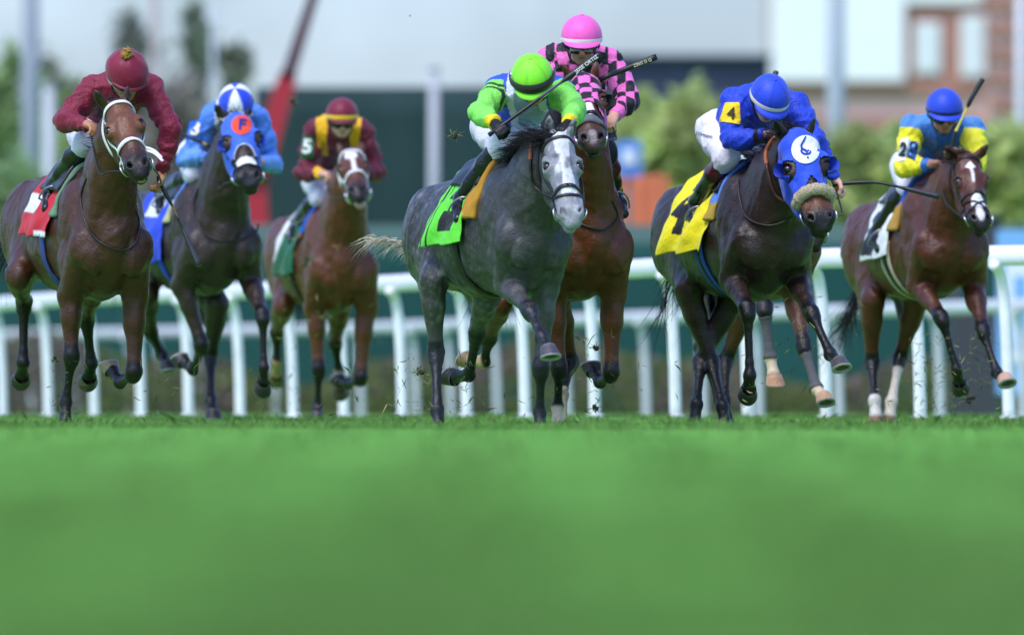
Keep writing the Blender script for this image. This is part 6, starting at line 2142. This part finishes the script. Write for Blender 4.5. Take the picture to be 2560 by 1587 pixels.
if want('star'):
    h, r = make_pair('star')
    b = h.bridle(M_LEATHER, 0.020, t_nose=0.345)
    m = MB()
    for q in (-1, 1):
        p, n = h.surf([(0.075 * q, 0.34, -0.11), (0.045 * q, 0.40, -0.02), (0, 0.43, 0.0), (-0.035 * q, 0.46, -0.02), (-0.055 * q, 0.49, -0.09)], 20, 0.008); m.ribbon(p, n, 0.014, 0.004)
    m.build('crossed_noseband', M_LEATHER, b)
    w_ = np.interp(h.hx[:, 1], [0.36, 0.40, 0.46], [0.020, 0.040, 0.050])
    h.shell((h.hx[:, 1] > 0.36) & (h.hx[:, 1] < 0.462) & (np.abs(h.hx[:, 0]) < w_) & (h.hx[:, 2] > -0.09), 0.005, mat('nasal_strip', (0.80, 0.79, 0.76), rough=0.7), 'nasal_strip', np.tile(WHT, (len(h.V), 1)))
    rein(h, -1, hand_c(r, 0), 0.03, 0.007); rein(h, 1, hand_c(r, 1), 0.05)
    g2 = glyph_on('2', 0.48, 86, 0.27, 6, 0.07)
    def cc(u, a):
        return (0.012, 0.012, 0.03) if g2(u, a) else WHT
    o, G = h.drape('saddle_cloth', 0.18, 0.64, -116, 116, cc, M_CLOTH, off=0.018, du=64, da=160, seed=13, wav=0.014)
    h.drape('saddle_pad', 0.05, 0.19, -86, 86, lambda u, a: lin('#2f63b8') if abs(a) < 50 else lin('#b08a3e'), M_PAD, off=0.030, du=10, da=46, flare=0.03, thick=0.03, wav=0.002)
    h.drape('saddle', 0.14, 0.55, -44, 44, lambda u, a: lin('#3a2412'), mat('saddle_leather', attr=True), off=0.045, du=14, da=24, flare=0.0, thick=0.02, wav=0.004)
    cg = mat('cream_webbing', (0.50, 0.45, 0.30), rough=0.7)
    girth(h, 0.20, 0.034, cg); girth(h, 0.29, 0.034, cg); girth(h, 0.245, 0.05, M_LEATHER)
    pt = r.patch([(2253, 350), (2273, 345), (2264, 402), (2244, 405)], M_CLOTH, 'arm_band', lambda a, b: (0.72, 0.72, 0.70))
    lettering('2', 2257, 376, 34, 10, r.sbvh, pt, (0.02, 0.02, 0.03), 'number', 0.05, 0.7, 0.016)
    def pais(a, b):
        if a > 0.88 or b < 0.06: return lin('#f0e428')
        v = math.sin(9 * math.hypot(a - 0.45, b - 0.35) * 2) + 0.6 * math.sin(16 * b + 8 * a)
        return lin('#7fb0dc') if v > 0.75 else lin('#1b4f8e') if v > -0.5 else lin('#0f2544')
    r.patch([(2275, 349), (2298, 353), (2294, 406), (2266, 394)], M_CLOTH, 'paisley_patch', pais, 0.007)
    y = hand_c(r, 1)[1]
    whip('riding_whip', [P(2378, 372, y), P(2384, 345, y), P(2392, 324, y), P(2418, 270, y), P(2430, 245, y), P(2457, 198, y + 0.02)], [(0, 0.011), (0.25, 0.011), (0.28, 0.0075), (0.56, 0.007), (0.62, 0.015), (1, 0.018)],
         [(0, BLK), (0.24, (0.72, 0.58, 0.06)), (0.58, BLK)], 'black and yellow riding whip raised by the jockey beside the rail')

# ------------------------------------------------------------------ turf thrown up by the hooves
def flying_turf():
    rg = np.random.RandomState(77)
    A = [(690, 860, 560, 880, 74, 170), (2270, 2500, 830, 1045, 66.5, 230), (1130, 1230, 900, 1045, 60.8, 55), (1440, 1540, 830, 1050, 60.6, 55), (620, 760, 850, 1040, 71, 40),
         (120, 220, 900, 1040, 61.5, 30), (1920, 2040, 740, 900, 62.0, 25), (2000, 2250, 700, 1040, 66, 40), (980, 1080, 880, 1040, 61.5, 40), (600, 1000, 520, 1040, 73, 50), (300, 2500, 880, 1045, 61, 170), (700, 760, 230, 290, 72, 3)]
    vs = []; cs = []
    for x0, x1, y0, y1, Y, n in A:
        for i in range(n):
            p = P(rg.uniform(x0, x1), rg.uniform(y0, y1), Y + rg.normal() * 0.5)
            d = nrm(rg.normal(size=3)); s_ = nrm(np.cross(d, rg.normal(size=3)))
            ln = rg.uniform(0.010, 0.036); w = rg.uniform(0.0012, 0.0030)
            b = nrm(np.cross(d, s_)) * ln * rg.uniform(-0.3, 0.3)
            vs += [p - d * ln - s_ * w, p - d * ln + s_ * w, p + s_ * w + b, p + d * ln, p - s_ * w + b]
            c = (0.10, 0.16, 0.035) if rg.rand() < 0.6 else (0.24, 0.23, 0.08) if rg.rand() < 0.6 else (0.07, 0.07, 0.035)
            cs += [np.array(c) * rg.uniform(0.6, 1.3)] * 5
    F = np.arange(len(vs)).reshape(-1, 5)
    o = obj('flying_grass', np.array(vs), F, mat('grass_blade', attr=True), None, np.array(cs), smooth=False)
    tag(o, kind='stuff')
flying_turf()
def clod(px, py, Y, rpx, label, seed, dark=0.3):
    rg = np.random.RandomState(seed)
    c = P(px, py, Y); rr = rpx / FPX * Y
    m = MB()
    for i in range(46):
        q = rg.normal(size=3); q = q / np.linalg.norm(q) * rr * rg.uniform(0.0, 0.9) * np.array([1.1, 0.8, 0.8])
        d = nrm(rg.normal(size=3) + q / rr); ln = rr * rg.uniform(0.35, 0.9); s_ = nrm(np.cross(d, rg.normal(size=3))) * 0.0022
        col = np.array((0.035, 0.024, 0.015) if rg.rand() < dark else (0.10, 0.17, 0.04) if rg.rand() < 0.7 else (0.26, 0.24, 0.10)) * rg.uniform(0.7, 1.3)
        m.add([c + q * 0.6 - s_, c + q * 0.6 + s_, c + q + d * ln * 0.6 + s_ * 0.6, c + q + d * ln], [(0, 1, 2, 3)], col)
    for i in range(5):
        m.ball(c + rg.normal(size=3) * rr * 0.25, rr * rg.uniform(0.18, 0.32), None, 8, 6, (0.035, 0.027, 0.016))
    tag(m.build('turf_clod', mat('grass_blade', attr=True), None, False), label, 'turf clod', 'clods of turf in the air')
for a in [(1138, 337, 61.5, 17, 'tuft of turf in the air between the white pole and the lime green jockey', 1, 0.25), (733, 253, 73, 15, 'green tuft of turf in the air beside the red boom', 2, 0.1),
          (1490, 868, 60.3, 15, 'dark tuft of turf above the folded hoof of the pink hooded horse', 3, 0.5), (1050, 930, 61.2, 17, 'crumbling brown clod beside the left hind hoof of the grey horse', 4, 0.6),
          (770, 652, 73.0, 17, 'green tuft of turf in front of the green saddle cloth', 5, 0.05), (812, 790, 72.8, 16, 'green tuft of turf against the chest of the white bridled bay', 6, 0.05),
          (2420, 998, 66.3, 22, 'tuft of turf just above the grass near the right end of the rail', 7, 0.3), (1025, 40, 66, 2.5, 'tiny dark speck of dirt high in the sky', 8, 1.0),
          (138, 900, 61.3, 12, 'small tuft of turf between the legs of the leftmost horse', 9, 0.2), (1488, 1022, 60.3, 17, 'tuft of turf landing right of the grey horse', 10, 0.2)]:
    clod(*a)
